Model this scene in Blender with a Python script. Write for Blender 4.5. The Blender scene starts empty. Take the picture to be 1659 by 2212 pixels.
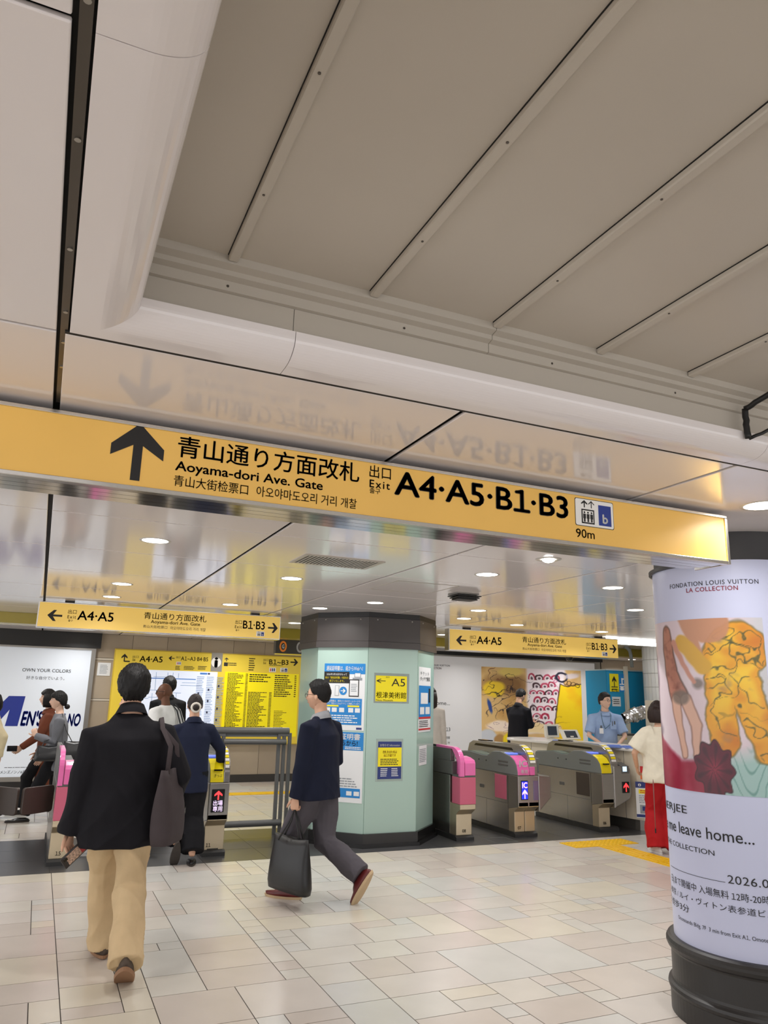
import bpy, bmesh, math, random
import numpy as np
from mathutils import Vector, Matrix, noise as mnoise

random.seed(7)
SC = bpy.context.scene
COL = SC.collection

# ------------------------------------------------------------------ camera
IMG_W, IMG_H, FOC, CAM_H = 1659, 2212, 1617.17, 1.6
YAW, PITCH, ROLL = 0.41599523, 0.23997, 0.0249069
_f = np.array([math.sin(YAW)*math.cos(PITCH), math.cos(YAW)*math.cos(PITCH), math.sin(PITCH)])
_r0 = np.array([math.cos(YAW), -math.sin(YAW), 0.0])
_u0 = np.cross(_r0, _f)
_r = math.cos(ROLL)*_r0 + math.sin(ROLL)*_u0
_u = -math.sin(ROLL)*_r0 + math.cos(ROLL)*_u0
cam_data = bpy.data.cameras.new('camera')
cam = bpy.data.objects.new('camera', cam_data)
COL.objects.link(cam)
cam_data.sensor_fit = 'HORIZONTAL'
cam_data.sensor_width = 36.0
cam_data.lens = FOC/IMG_W*36.0
cam_data.clip_start = 0.05
M = Matrix.Identity(4)
for i in range(3):
    M[i][0], M[i][1], M[i][2] = _r[i], _u[i], -_f[i]
M[2][3] = CAM_H
cam.matrix_world = M
SC.camera = cam

# ------------------------------------------------------------------ world, exposure
world = bpy.data.worlds.new('world')
SC.world = world
world.use_nodes = True
world.node_tree.nodes['Background'].inputs['Color'].default_value = (0.985, 0.985, 1.0, 1)
world.node_tree.nodes['Background'].inputs['Strength'].default_value = 1.5
SC.view_settings.view_transform = 'Standard'
SC.view_settings.look = 'None'
SC.view_settings.gamma = 1
SC.view_settings.use_curve_mapping = False
SC.view_settings.exposure = 0.38
LAMP_W = 4.5          # watts of one recessed downlight
LAMP_COL = (1.0, 0.98, 0.96)

# ------------------------------------------------------------------ measuring helper: survey a photo point onto a known plane
def _ray(x, y):
    return (x-IMG_W/2)/FOC*_r - (y-IMG_H/2)/FOC*_u + _f
def at(x, y, Y):
    d = _ray(x, y); t = Y/d[1]
    return Vector((t*d[0], Y, CAM_H+t*d[2]))
def atz(x, y, z=0.0):
    d = _ray(x, y); t = (z-CAM_H)/d[2]
    return Vector((t*d[0], t*d[1], z))

# ------------------------------------------------------------------ materials
def lin(c):
    return tuple(((v/255)/12.92 if v/255 <= 0.04045 else ((v/255+0.055)/1.055)**2.4) for v in c)
MATS = {}
def mat(name, rgb, rough=0.5, metal=0.0, spec=0.5, var=0.0, vscale=8.0, bump=0.0, bscale=60.0, emit=0.0, coat=0.0, trans=0.0, alpha=1.0, stretch=None, sheen=0.0):
    if name in MATS: return MATS[name]
    m = bpy.data.materials.new(name); m.use_nodes = True
    nt = m.node_tree; b = nt.nodes['Principled BSDF']
    c = lin(rgb)
    b.inputs['Base Color'].default_value = (*c, 1)
    b.inputs['Roughness'].default_value = rough
    b.inputs['Metallic'].default_value = metal
    b.inputs['Specular IOR Level'].default_value = spec
    b.inputs['Coat Weight'].default_value = coat
    b.inputs['Transmission Weight'].default_value = trans
    b.inputs['Alpha'].default_value = alpha
    if sheen: b.inputs['Sheen Weight'].default_value = sheen
    if emit:
        b.inputs['Emission Color'].default_value = (*c, 1)
        b.inputs['Emission Strength'].default_value = emit
    if var or bump:
        tc = nt.nodes.new('ShaderNodeTexCoord')
        mp = nt.nodes.new('ShaderNodeMapping')
        nt.links.new(tc.outputs['Object'], mp.inputs['Vector'])
        if stretch: mp.inputs['Scale'].default_value = stretch
    if var:
        n = nt.nodes.new('ShaderNodeTexNoise'); n.inputs['Scale'].default_value = vscale; n.inputs['Detail'].default_value = 4
        nt.links.new(mp.outputs['Vector'], n.inputs['Vector'])
        mr = nt.nodes.new('ShaderNodeMapRange')
        mr.inputs['From Min'].default_value = 0.3; mr.inputs['From Max'].default_value = 0.7
        mr.inputs['To Min'].default_value = 1-var; mr.inputs['To Max'].default_value = 1+var
        nt.links.new(n.outputs['Fac'], mr.inputs['Value'])
        mx = nt.nodes.new('ShaderNodeMix'); mx.data_type = 'RGBA'; mx.blend_type = 'MULTIPLY'
        mx.inputs['Factor'].default_value = 1
        mx.inputs['A'].default_value = (*c, 1)
        nt.links.new(mr.outputs['Result'], mx.inputs['B'])
        nt.links.new(mx.outputs['Result'], b.inputs['Base Color'])
    if bump:
        n2 = nt.nodes.new('ShaderNodeTexNoise'); n2.inputs['Scale'].default_value = bscale; n2.inputs['Detail'].default_value = 3
        nt.links.new(mp.outputs['Vector'], n2.inputs['Vector'])
        bp = nt.nodes.new('ShaderNodeBump'); bp.inputs['Strength'].default_value = bump; bp.inputs['Distance'].default_value = 0.01
        nt.links.new(n2.outputs['Fac'], bp.inputs['Height'])
        nt.links.new(bp.outputs['Normal'], b.inputs['Normal'])
    MATS[name] = m
    return m

# ------------------------------------------------------------------ mesh helpers
class MB:
    """collects shapes into one mesh"""
    def __init__(s): s.v = []; s.f = []; s.smooth = False
    def add(s, vs, fs):
        o = len(s.v); s.v.extend([tuple(p) for p in vs]); s.f.extend([tuple(i+o for i in f) for f in fs]); return s
    def box(s, x0, x1, y0, y1, z0, z1):
        v = [(x0,y0,z0),(x1,y0,z0),(x1,y1,z0),(x0,y1,z0),(x0,y0,z1),(x1,y0,z1),(x1,y1,z1),(x0,y1,z1)]
        return s.add(v, [(0,3,2,1),(4,5,6,7),(0,1,5,4),(1,2,6,5),(2,3,7,6),(3,0,4,7)])
    def prism(s, poly, a, b, axis='x'):
        """extrude polygon between a and b; poly is (y,z) for x, (x,z) for y, (x,y) for z"""
        def P(p, t):
            return {'x': (t,p[0],p[1]), 'y': (p[0],t,p[1]), 'z': (p[0],p[1],t)}[axis]
        n = len(poly)
        ar = sum(poly[i][0]*poly[(i+1)%n][1]-poly[(i+1)%n][0]*poly[i][1] for i in range(n))
        if (ar > 0) == (axis == 'y'): poly = poly[::-1]
        vs = [P(p, a) for p in poly]+[P(p, b) for p in poly]
        fs = [tuple(range(n))[::-1], tuple(range(n, 2*n))]
        for i in range(n):
            j = (i+1) % n; fs.append((i, j, n+j, n+i))
        if a > b: fs = [f[::-1] for f in fs]
        return s.add(vs, fs)
    def lathe(s, prof, cx, cy, n=48, a0=0, a1=2*math.pi, cap=True):
        """prof list of (r,z) bottom->top"""
        full = abs(a1-a0-2*math.pi) < 1e-6
        m = n if full else n+1
        vs = []
        for r, z in prof:
            for i in range(m):
                a = a0+(a1-a0)*i/n
                vs.append((cx+r*math.cos(a), cy+r*math.sin(a), z))
        fs = []
        for k in range(len(prof)-1):
            for i in range(n):
                j = (i+1) % m
                fs.append((k*m+i, k*m+j, (k+1)*m+j, (k+1)*m+i))
        if cap and full:
            fs.append(tuple(range(m))[::-1]); fs.append(tuple(range((len(prof)-1)*m, len(prof)*m)))
        return s.add(vs, fs)
    def tube(s, pts, rad, n=10, cap=True):
        pts = [Vector(p) for p in pts]
        if not isinstance(rad, (list, tuple)): rad = [rad]*len(pts)
        vs = []; fs = []
        ref = None
        for i, p in enumerate(pts):
            d = (pts[min(i+1, len(pts)-1)]-pts[max(i-1, 0)]).normalized()
            if ref is None:
                ref = Vector((0, 0, 1)) if abs(d.z) < 0.9 else Vector((0, 1, 0))
            u = d.cross(ref).normalized(); w = u.cross(d).normalized(); ref = w
            r = rad[i]; ru, rw = (r if isinstance(r, (tuple, list)) else (r, r))
            for k in range(n):
                a = 2*math.pi*k/n
                vs.append(p+u*math.cos(a)*ru+w*math.sin(a)*rw)
        for i in range(len(pts)-1):
            for k in range(n):
                j = (k+1) % n
                fs.append((i*n+k, i*n+j, (i+1)*n+j, (i+1)*n+k))
        if cap:
            fs.append(tuple(range(n))[::-1]); fs.append(tuple(range((len(pts)-1)*n, len(pts)*n)))
        return s.add(vs, fs)
    def sphere(s, c, r, n=16, m=10):
        rx, ry, rz = r if isinstance(r, (tuple, list)) else (r, r, r)
        prof = [(math.cos(-math.pi/2+math.pi*k/m), math.sin(-math.pi/2+math.pi*k/m)) for k in range(m+1)]
        prof[0] = (0.001, -1); prof[-1] = (0.001, 1)
        vs = []
        for r_, z in prof:
            for i in range(n):
                a = 2*math.pi*i/n
                vs.append((c[0]+rx*r_*math.cos(a), c[1]+ry*r_*math.sin(a), c[2]+rz*z))
        fs = []
        for k in range(m):
            for i in range(n):
                j = (i+1) % n
                fs.append((k*n+i, k*n+j, (k+1)*n+j, (k+1)*n+i))
        return s.add(vs, fs)
    def build(s, name, m, parent=None, smooth=False, bevel=0.0, seg=2):
        me = bpy.data.meshes.new(name); me.from_pydata(s.v, [], s.f); me.update()
        return link(name, me, m, parent, smooth, bevel, seg)

def link(name, me, m, parent=None, smooth=False, bevel=0.0, seg=2):
    if m is not None and not me.materials: me.materials.append(m)
    o = bpy.data.objects.new(name, me); COL.objects.link(o)
    if smooth:
        me.polygons.foreach_set('use_smooth', [True]*len(me.polygons))
    if bevel:
        b = o.modifiers.new('bevel', 'BEVEL'); b.width = bevel; b.segments = seg; b.limit_method = 'ANGLE'; b.angle_limit = math.radians(35)
    if parent is not None: setpar(o, parent)
    return o
def setpar(o, p):
    o.parent = p
    loc = p.location.copy()
    q = p
    while q.parent is not None:
        q = q.parent
    # children carry world coordinates; cancel the parents' placement
    o.matrix_parent_inverse = (world_of(p)).inverted()
def world_of(o):
    m = Matrix.LocRotScale(o.location, o.rotation_euler, o.scale)
    if o.parent is not None:
        m = world_of(o.parent) @ o.matrix_parent_inverse @ m
    return m
def tag(o, label, cat, group=None, kind=None):
    o['label'] = label; o['category'] = cat
    if group: o['group'] = group
    if kind: o['kind'] = kind
    return o
def thing(name, label, cat, loc, group=None, kind=None):
    o = bpy.data.objects.new(name, None); COL.objects.link(o); o.empty_display_size = 0.1
    o.location = loc
    return tag(o, label, cat, group, kind)
def struct(o, label=None):
    o['kind'] = 'structure'
    if label: o['label'] = label
    return o
def box(name, b, m, parent=None, bevel=0.0, seg=2):
    return MB().box(*b).build(name, m, parent, bevel=bevel, seg=seg)

# ------------------------------------------------------------------ lettering
_TC = {}
def _raw(s, shear, space):
    k = (s, shear, space)
    if k in _TC: return _TC[k]
    cu = bpy.data.curves.new('lettering', 'FONT'); cu.body = s; cu.size = 1; cu.shear = shear; cu.space_character = space
    cu.resolution_u = 3
    ob = bpy.data.objects.new('lettering', cu); COL.objects.link(ob)
    dg = bpy.context.evaluated_depsgraph_get(); dg.update()
    me = ob.evaluated_get(dg).to_mesh()
    n = len(me.vertices); co = np.empty(n*3); me.vertices.foreach_get('co', co); co = co.reshape(-1, 3)
    fs = [tuple(p.vertices) for p in me.polygons]
    ob.evaluated_get(dg).to_mesh_clear()
    bpy.data.objects.remove(ob); bpy.data.curves.remove(cu)
    _TC[k] = (co, fs)
    return _TC[k]
def glyphs(s, bold=0.0, shear=0.0, space=1.0):
    """glyph outlines as one flat mesh; a 1 with a flag is taken from the wide figures"""
    import re as _re
    parts = [p for p in _re.split('(1)', s) if p]
    V = []; F = []; n = 0; x = 0.0; gap = .07*space
    for p in parts:
        if len(parts) == 1 and p != '1': co, fs = _raw(p, shear, space); co = co.copy()
        else:
            lead = len(p)-len(p.lstrip(' ')); x += .25*lead
            core = p.strip(' ')
            if not core: continue
            co, fs = _raw('\uff11' if core == '1' else core, shear, space); co = co.copy()
            if core == '1': co[:, :2] *= .94
            co[:, 0] += x-co[:, 0].min(); x = co[:, 0].max()+gap+.25*(len(p)-len(p.rstrip(' ')))
        V.append(co); F += [tuple(i+n for i in f) for f in fs]; n += len(co)
    co = np.vstack(V)
    if bold > .003:
        b = bold*.75; vs = []; fs = []
        for dx, dy in ((-b, 0), (b, 0), (0, b), (0, -b), (0, 0)):
            fs += [tuple(i+len(co)*len(vs) for i in f) for f in F]; vs.append(co+np.array([dx, dy, 0]))
        return np.vstack(vs), fs
    return co, F
def text(s, parent, X0, X1, Z0, Z1, Y, m, bold=0.0, shear=0.0, space=1.0, name='lettering'):
    """flat lettering facing -Y filling the box X0..X1, Z0..Z1"""
    co, fs = glyphs(s, bold, shear, space)
    lo = co.min(0); hi = co.max(0)
    v = np.zeros_like(co)
    v[:, 0] = X0+(co[:, 0]-lo[0])/(hi[0]-lo[0])*(X1-X0)
    v[:, 2] = Z0+(co[:, 1]-lo[1])/max(1e-6, hi[1]-lo[1])*(Z1-Z0)
    v[:, 1] = Y
    me = bpy.data.meshes.new(name); me.from_pydata(v.tolist(), [], fs); me.update()
    return link(name, me, m, parent)
def textp(s, parent, Y, L, R, T, B, m, bold=0.0, shear=0.0, off=0.002, space=1.0, name='lettering'):
    """lettering whose left, right, top and bottom were surveyed on the plane at depth Y"""
    return text(s, parent, at(*L, Y).x, at(*R, Y).x, at(*B, Y).z, at(*T, Y).z, Y-off, m, bold, shear, space, name)
def poly(name, pts, Y, m, parent, th=0.0):
    """flat printed shape on a plane facing -Y, pts are (X,Z)"""
    me = bpy.data.meshes.new(name)
    n = len(pts)
    ar = sum(pts[i][0]*pts[(i+1)%n][1]-pts[(i+1)%n][0]*pts[i][1] for i in range(n))
    if ar < 0: pts = pts[::-1]
    me.from_pydata([(p[0], Y, p[1]) for p in pts], [], [tuple(range(n))]); me.update()
    return link(name, me, m, parent)
def rect(name, X0, X1, Z0, Z1, Y, m, parent):
    return poly(name, [(X0, Z0), (X1, Z0), (X1, Z1), (X0, Z1)], Y, m, parent)
ARROW = [(-.09, 0), (.09, 0), (.09, .62), (.5, .40), (.5, .60), (.02+.0, 1.0), (-.02, 1.0), (-.5, .60), (-.5, .40), (-.09, .62)]
def arrow(parent, X0, X1, Z0, Z1, Y, m, rot=0, slim=False):
    A = ARROW if not slim else [(-.07, 0), (.07, 0), (.07, .78), (.42, .46), (.5, .55), (.05, 1.0), (-.05, 1.0), (-.5, .55), (-.42, .46), (-.07, .78)]
    pts = []
    for x, z in A:
        if rot == 0: u, v = x+.5, z
        elif rot == 90: u, v = 1-z, x+.5      # left
        elif rot == -90: u, v = z, .5-x       # right
        pts.append((X0+u*(X1-X0), Z0+v*(Z1-Z0)))
    return poly('arrow_symbol', pts, Y, m, parent)
def disc(name, cx, cz, r, Y, m, parent, n=28, r2=None):
    rz = r2 or r
    return poly(name, [(cx+r*math.cos(2*math.pi*i/n), cz+rz*math.sin(2*math.pi*i/n)) for i in range(n)], Y, m, parent)

# ================================================================== THE SETTING
ZC = 2.53                                    # glossy ceiling
C_PANEL = mat('ceiling_enamel', (244, 237, 236), 0.10, spec=0.5, bump=0.012, bscale=2.0)
C_GAP = mat('joint_black', (22, 20, 19), 0.7)
C_CHAN = mat('joint_channel_metal', (96, 90, 84), 0.35, metal=0.8)
C_COFF = mat('coffer_paint', (202, 193, 180), 0.38, var=0.03, vscale=2)
C_COFFW = mat('coffer_wall_paint', (196, 188, 176), 0.45)
M_STEEL = mat('brushed_steel', (176, 172, 165), 0.28, metal=1.0, bump=0.03, bscale=200, stretch=(1, 1, 30))
M_ALU = mat('aluminium', (206, 203, 198), 0.22, metal=1.0)
M_BLACK = mat('black_paint', (20, 19, 19), 0.45)
M_INK = mat('black_ink', (22, 20, 20), 0.5)

# ---- floor ------------------------------------------------------------------
floor = box('floor', (-6.5, 14, -6, 14.2, -0.06, -0.004), mat('grout', (84, 78, 74), 0.8))
struct(floor, 'cream stone tiled station floor')
T_COL = [(210, 205, 195), (207, 203, 194), (203, 202, 196), (206, 197, 187), (212, 205, 189), (202, 193, 184), (206, 204, 198), (208, 201, 193)]
T_MAT = [mat('stone_tile_%d' % i, c, 0.26, spec=0.45, var=0.035, vscale=3.5, bump=0.012, bscale=35) for i, c in enumerate(T_COL)]
T_DARK = mat('dark_stone', (70, 70, 71), 0.3, var=0.06, vscale=3)
SIZES = [((3, 3), 4), ((3, 2), 5), ((2, 3), 2.5), ((2, 2), 2.6), ((4, 2), 3), ((2, 1), 1.3), ((1, 2), .5), ((1, 1), .9), ((4, 3), 4), ((3, 1), .5), ((3, 4), 1.5)]
def pack(rng):
    g = [[0]*9 for _ in range(9)]; out = []
    for j in range(9):
        for i in range(9):
            if g[j][i]: continue
            ok = [(s, w) for s, w in SIZES if i+s[0] <= 9 and j+s[1] <= 9 and all(not g[j+b][i+a] for a in range(s[0]) for b in range(s[1]))]
            s = rng.choices([o[0] for o in ok], [o[1] for o in ok])[0]
            for a in range(s[0]):
                for b in range(s[1]): g[j+b][i+a] = 1
            out.append((i, j, s[0], s[1]))
    return out
rng = random.Random(11)
BLOCKS = [pack(rng) for _ in range(5)]
U = 0.15
tiles = []
for bx in range(-6, 11):
    for by in range(-8, 9):
        X0 = 0.294+1.35*bx; Y0 = 4.155+1.35*by
        for (i, j, w, h) in BLOCKS[rng.randrange(5)]:
            x0, y0, x1, y1 = X0+i*U, Y0+j*U, X0+(i+w)*U, Y0+(j+h)*U
            for (ya, yb) in ((-6, 7.755), (9.42, 14.2)):
                a, b = max(y0, ya), min(y1, yb)
                xa, xb = max(x0, -6.5), min(x1, 14)
                if b-a > 0.03 and xb-xa > 0.03: tiles.append((xa, xb, a, b, rng.randrange(len(T_MAT))))
def inview(x, y, z=0.0, m=60):
    d = np.array([x, y, z-CAM_H]); w = d@_f
    if w < 0.2: return False
    px = IMG_W/2+FOC*(d@_r)/w; py = IMG_H/2-FOC*(d@_u)/w
    return -m < px < IMG_W+m and -m < py < IMG_H+m
vis = [t for t in tiles if inview((t[0]+t[1])/2, (t[2]+t[3])/2)]
vis.sort(key=lambda t: (t[0]+t[1])**2/4+(t[2]+t[3])**2/4)
near = set(id(t) for t in vis[:300])
_tm = {}
G = 0.0028
for t in vis[:300]:
    w, h = round(t[1]-t[0], 3), round(t[3]-t[2], 3)
    k = (w, h, t[4])
    if k not in _tm:
        b = MB().box(-w/2+G, w/2-G, -h/2+G, h/2-G, -0.02, 0.0)
        me = bpy.data.meshes.new('floor_tile'); me.from_pydata(b.v, [], b.f); me.update(); me.materials.append(T_MAT[t[4]]); _tm[k] = me
    o = bpy.data.objects.new('floor_tile', _tm[k]); COL.objects.link(o)
    o.parent = floor; o.location = ((t[0]+t[1])/2, (t[2]+t[3])/2, 0)
me = bpy.data.meshes.new('floor_tiles_beyond'); vs = []; fs = []; mi = []
for t in tiles:
    if id(t) in near: continue
    o = len(vs); x0, x1, y0, y1 = t[0]+G, t[1]-G, t[2]+G, t[3]-G
    vs += [(x0, y0, -.02), (x1, y0, -.02), (x1, y1, -.02), (x0, y1, -.02), (x0, y0, 0), (x1, y0, 0), (x1, y1, 0), (x0, y1, 0)]
    for f in [(4, 5, 6, 7), (0, 1, 5, 4), (1, 2, 6, 5), (2, 3, 7, 6), (3, 0, 4, 7)]:
        fs.append(tuple(o+i for i in f)); mi.append(t[4])
me.from_pydata(vs, [], fs); me.update()
for m_ in T_MAT: me.materials.append(m_)
me.polygons.foreach_set('material_index', mi)
o = link('floor_tiles_beyond', me, None, floor); o['kind'] = 'stuff'
# dark stone strip under the gates
xs = [-6.5, -5, -3.8, -2.6, -1.4, -0.2, 0.28, 1.64, 2.27, 3.0, 4.2, 5.0, 5.95, 6.95, 8.2]
for i in range(len(xs)-1):
    for (a, b) in ((7.755, 8.32), (8.32, 8.87), (8.87, 9.42)):
        box('dark_floor_slab', (xs[i]+.0015, xs[i+1]-.0015, a+.0015, b-.0015, -.02, 0), T_DARK, floor)
box('floor_fill', (8.2, 14, 7.755, 9.42, -.02, 0), T_MAT[1], floor)
# tactile paving
M_YEL = mat('tactile_yellow', (238, 190, 18), 0.45, var=0.04)
def tactile(x0, y0, dots, lab):
    t = thing('tactile_tile', lab, 'tactile paving', (x0+.15, y0+.15, 0), 'yellow tactile paving tiles by the counter')
    box('plate', (x0+.002, x0+.298, y0+.002, y0+.298, 0.0, 0.006), M_YEL, t)
    if dots:
        for i in range(5):
            for j in range(5):
                MB().lathe([(.017, .006), (.013, .011), (.006, .0115)], x0+.03+.06*i, y0+.03+.06*j, 8).build('dot', M_YEL, t)
    else:
        for i in range(4):
            box('ridge', (x0+.022+.075*i, x0+.052+.075*i, y0+.012, y0+.288, .006, .011), M_YEL, t, bevel=.004, seg=1)
for k, lab in enumerate(['dotted yellow tactile tile at the left end of the row before the counter', 'dotted yellow tactile tile in the middle of the row, where the ridged line joins',
                         'dotted yellow tactile tile at the right end, nearest the counter']):
    tactile(5.66+.3*k, 7.3, True, lab)
for k in range(4):
    tactile(5.97, 7.0-.3*k, False, ['ridged yellow tactile tile joining the dotted row', 'second ridged yellow tactile tile from the dotted row', 'third ridged yellow tactile tile from the dotted row',
                                    'ridged yellow tactile tile half hidden by the poster column'][k])
line = thing('tactile_line', 'long yellow tactile guide line on the floor before the yellow map board', 'tactile paving', (0, 12.6, 0))
for k in range(24):
    box('tactile_plate', (-3+.3*k+.002, -3+.3*k+.298, 12.45, 12.75, 0, .006), M_YEL, line)

# ---- ceiling ----------------------------------------------------------------
ceil = box('ceiling', (-6.5, 14, 2.05, 14.2, ZC+.02, ZC+.06), C_GAP)
struct(ceil, 'glossy off-white enamel panel ceiling')
MB().box(-6.5, -.035, -6, 2.05, ZC+.02, ZC+.06).box(5.4, 14, -6, 2.05, ZC+.02, ZC+.06).build('backing', C_GAP, ceil)
XS = [-6.5, -5.06, -3.81, -2.56, -1.31, -0.06, 1.19, 2.45, 3.70, 4.95, 6.20, 7.45, 8.70, 9.95, 11.2, 12.45, 14]
YS = [2.05, 3.19, 4.34, 5.46, 6.58, 7.70, 8.85, 9.98, 10.85, 11.3, 12.2, 13.2, 14.2]
GX, GY = 0.011, 0.006
def panel(x0, x1, y0, y1):
    b = MB()
    b.box(x0+GX, x1-GX, y0+GY, y1-GY, ZC, ZC+.012)
    return b.build('ceiling_panel', C_PANEL, ceil, bevel=0.003, seg=2)
for i in range(len(XS)-1):
    for j in range(len(YS)-1):
        panel(XS[i], XS[i+1], YS[j], YS[j+1])
YN = [-6, -4.5, -3.4, -2.3, -1.2, -0.1, 0.99, 2.05]
for i in range(5):
    for j in range(7): panel(XS[i], XS[i+1], YN[j], YN[j+1])
for (a, b) in ((5.4, 7.45), (7.45, 9.95), (9.95, 14)):
    for j in range(7): panel(a, b, YN[j], YN[j+1])
# metal channel in the seam left of the coffer, with its screws
box('joint_channel', (-.062, -.043, -6, 2.62, ZC+.004, ZC+.016), C_CHAN, ceil)
for y in (1.25, 1.62, 1.93, 2.12, 2.3, 0.95):
    MB().lathe([(.006, ZC+.001), (.006, ZC+.004)], -.052, y, 10).build('screw', M_STEEL, ceil)
# rounded lip round the coffer
LX, LY = .125, 1.90
PROF = [(.163, ZC)]+[(.09*(1-math.sin(math.radians(7.5*k))), ZC+.056*(1-math.cos(math.radians(7.5*k)))) for k in range(13)]+[(.0, ZC+.075), (.163, ZC+.075)]
def lip(kind, a, b, ma=False, mb=False):
    vs = []; n = len(PROF)
    for t, mit in ((a, ma), (b, mb)):
        for d, z in PROF:
            dy = min(d, .141)
            if kind == 'L': vs.append((LX-d, (LY+dy) if mit else t, z))
            else: vs.append(((LX-d) if mit else t, LY+dy, z))
    fs = [(i, (i+1) % n, n+(i+1) % n, n+i) for i in range(n)]+[tuple(range(n)), tuple(range(n, 2*n))[::-1]]
    if kind == 'L': fs = [f[::-1] for f in fs]
    bm = bmesh.new(); me = bpy.data.meshes.new('lip_panel'); me.from_pydata(vs, [], fs); bm.from_mesh(me); bmesh.ops.recalc_face_normals(bm, faces=bm.faces); bm.to_mesh(me); bm.free()
    o = link('lip_panel', me, C_PANEL, ceil)
    return o
lip('L', -6, -.101); lip('L', -.099, 0.999); lip('L', 1.001, 0, False, True)
lip('F', 0, .549, True, False); lip('F', .551, 2.449); lip('F', 2.451, 5.4)
MB().box(LX-.163, LX-.162, -6, LY+.16, ZC+.02, ZC+.08).build('lip_backing', C_GAP, ceil)
box('joint_channel', (-.05, 5.4, 2.0412, 2.0555, ZC+.0006, ZC+.02), C_GAP, ceil)
# coffer
coff = box('ceiling_coffer', (-.05, 5.6, -6, 2.1, 2.80, 2.84), C_GAP)
struct(coff, 'raised grey coffer of the ceiling with narrow ribs')
RX = [.125, .35, .775, 1.205, 1.62, 2.035, 2.46, 2.88, 3.3, 3.72, 4.14, 4.56, 4.98, 5.4]
for i in range(len(RX)-1):
    box('coffer_panel', (RX[i]+.002, RX[i+1]-.002, -6, 1.93, 2.772, 2.79), C_COFF, coff)
for x in RX[1:-1]:
    o = MB().prism([(x-.014, 2.772), (x-.014, 2.758), (x-.011, 2.754), (x+.011, 2.754), (x+.014, 2.758), (x+.014, 2.772)], -6, 1.865, 'y').build('coffer_rib', C_COFF, coff)
    box('rib_groove', (x-.0162, x-.014, -6, 1.865, 2.7695, 2.772), C_GAP, coff)
    for y in (.35, .75, 1.15, 1.55):
        MB().lathe([(.0035, 2.7525), (.0035, 2.754)], x, y, 8).build('screw', C_CHAN, coff)
for (a, b) in ((.1, .549), (.551, 5.5)):
    box('coffer_wall_panel', (a, b, 1.93, 1.96, 2.59, 2.69), C_COFFW, coff)
for (a, b) in ((.1, 1.204), (1.206, 5.5)):
    MB().prism([(1.935, 2.69), (1.918, 2.692), (1.918, 2.722), (1.895, 2.727), (1.895, 2.742), (1.868, 2.748), (1.868, 2.772), (1.96, 2.772), (1.96, 2.69)], a, b, 'x').build('coffer_cornice', C_COFFW, coff)
    for k in range(9):
        x = a+.25+.55*k
        if x < b: MB().tube([(x, 1.9175, 2.706), (x, 1.9165, 2.706)], .004, 8).build('screw', C_CHAN, coff)
MB().box(.1, .124, -6, 1.95, 2.59, 2.80).build('coffer_side', C_COFFW, coff)
MB().box(5.4, 5.43, -6, 1.95, 2.55, 2.80).build('coffer_side', C_COFFW, coff)

# ---- beam above the gates, walls ---------------------------------------------
beam = struct(box('trim_1', (-6.5, 14, 10.85, 11.2, 2.39, ZC), mat('beam_painted_reflection', (176, 158, 60), 0.25)), 'beam crossing the ceiling behind the gates, yellow reflection painted on in olive')  # yellow sign's reflection on the beam is painted in as olive base colour
W_TILE = [mat('wall_stone_%d' % i, c, 0.3, var=0.05, vscale=2.0) for i, c in enumerate([(176, 162, 142), (170, 156, 137), (182, 168, 148)])]
W_TRIM = mat('wall_trim_pale', (206, 198, 184), 0.4)
wf = struct(box('wall_far', (-6.5, 14, 14.2, 14.4, 0, 2.6), mat('wall_joint', (92, 82, 70), 0.8)), 'beige stone panelled far wall')
def wall_panels(x0, x1, step, rows, Y):
    x = x0
    while x < x1-.01:
        b = min(x+step, x1)
        for (z0, z1) in rows:
            box('wall_panel', (x+.003, b-.003, Y-.012, Y+.02, z0+.003, z1-.003), W_TILE[random.randrange(3)], wf)
        x = b
wall_panels(.83, 7.5, .605, ((.13, 1.385), (1.425, 2.075), (2.115, 2.53)), 14.2)
wall_panels(11.9, 14, .7, ((.13, 1.385), (1.425, 2.075), (2.115, 2.53)), 14.2)
wall_panels(-6.5, .83, 1.2, ((.13, 2.53),), 14.2)
for z in (1.385, 2.075):
    box('wall_strip', (.83, 7.5, 14.185, 14.2, z+.004, z+.036), W_TRIM, wf)
struct(box('baseboard_far', (-6.5, 14, 14.17, 14.2, 0, .13), mat('dark_baseboard', (52, 49, 46), 0.4)))
M_WALL = mat('side_wall_enamel', (214, 206, 194), 0.4)
struct(box('wall_right', (14, 14.2, -6, 14.4, 0, 2.6), M_WALL))

# black taped conduit in the coffer corner
cd = thing('conduit', 'black taped cable conduit in the far right corner of the grey coffer', 'cable', (2.6, 1.9, 2.6))
def wob(a, b, n, amp, r):
    a, b = Vector(a), Vector(b); pts = []
    for i in range(n+1):
        t = i/n; p = a.lerp(b, t); pts.append(p+Vector((random.uniform(-amp, amp), random.uniform(-amp, amp), random.uniform(-amp, amp))))
    return pts
_a, _b, _c = at(1609, 884, 1.885), at(1616, 948, 1.885), at(1720, 826, 1.70)
MB().tube(wob(_a, _b, 8, .0022, 1), .0115, 8).build('taped_drop', M_BLACK, cd, smooth=True)
MB().tube(wob(_a, (_c.x, _c.y, 2.757), 14, .002, 1), .011, 8).build('taped_run', M_BLACK, cd, smooth=True)
MB().tube(wob(_b+Vector((.01, 0, .004)), at(1720, 902, 1.80), 8, .002, 1), .0065, 8).build('loose_strand', M_BLACK, cd, smooth=True)

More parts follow.
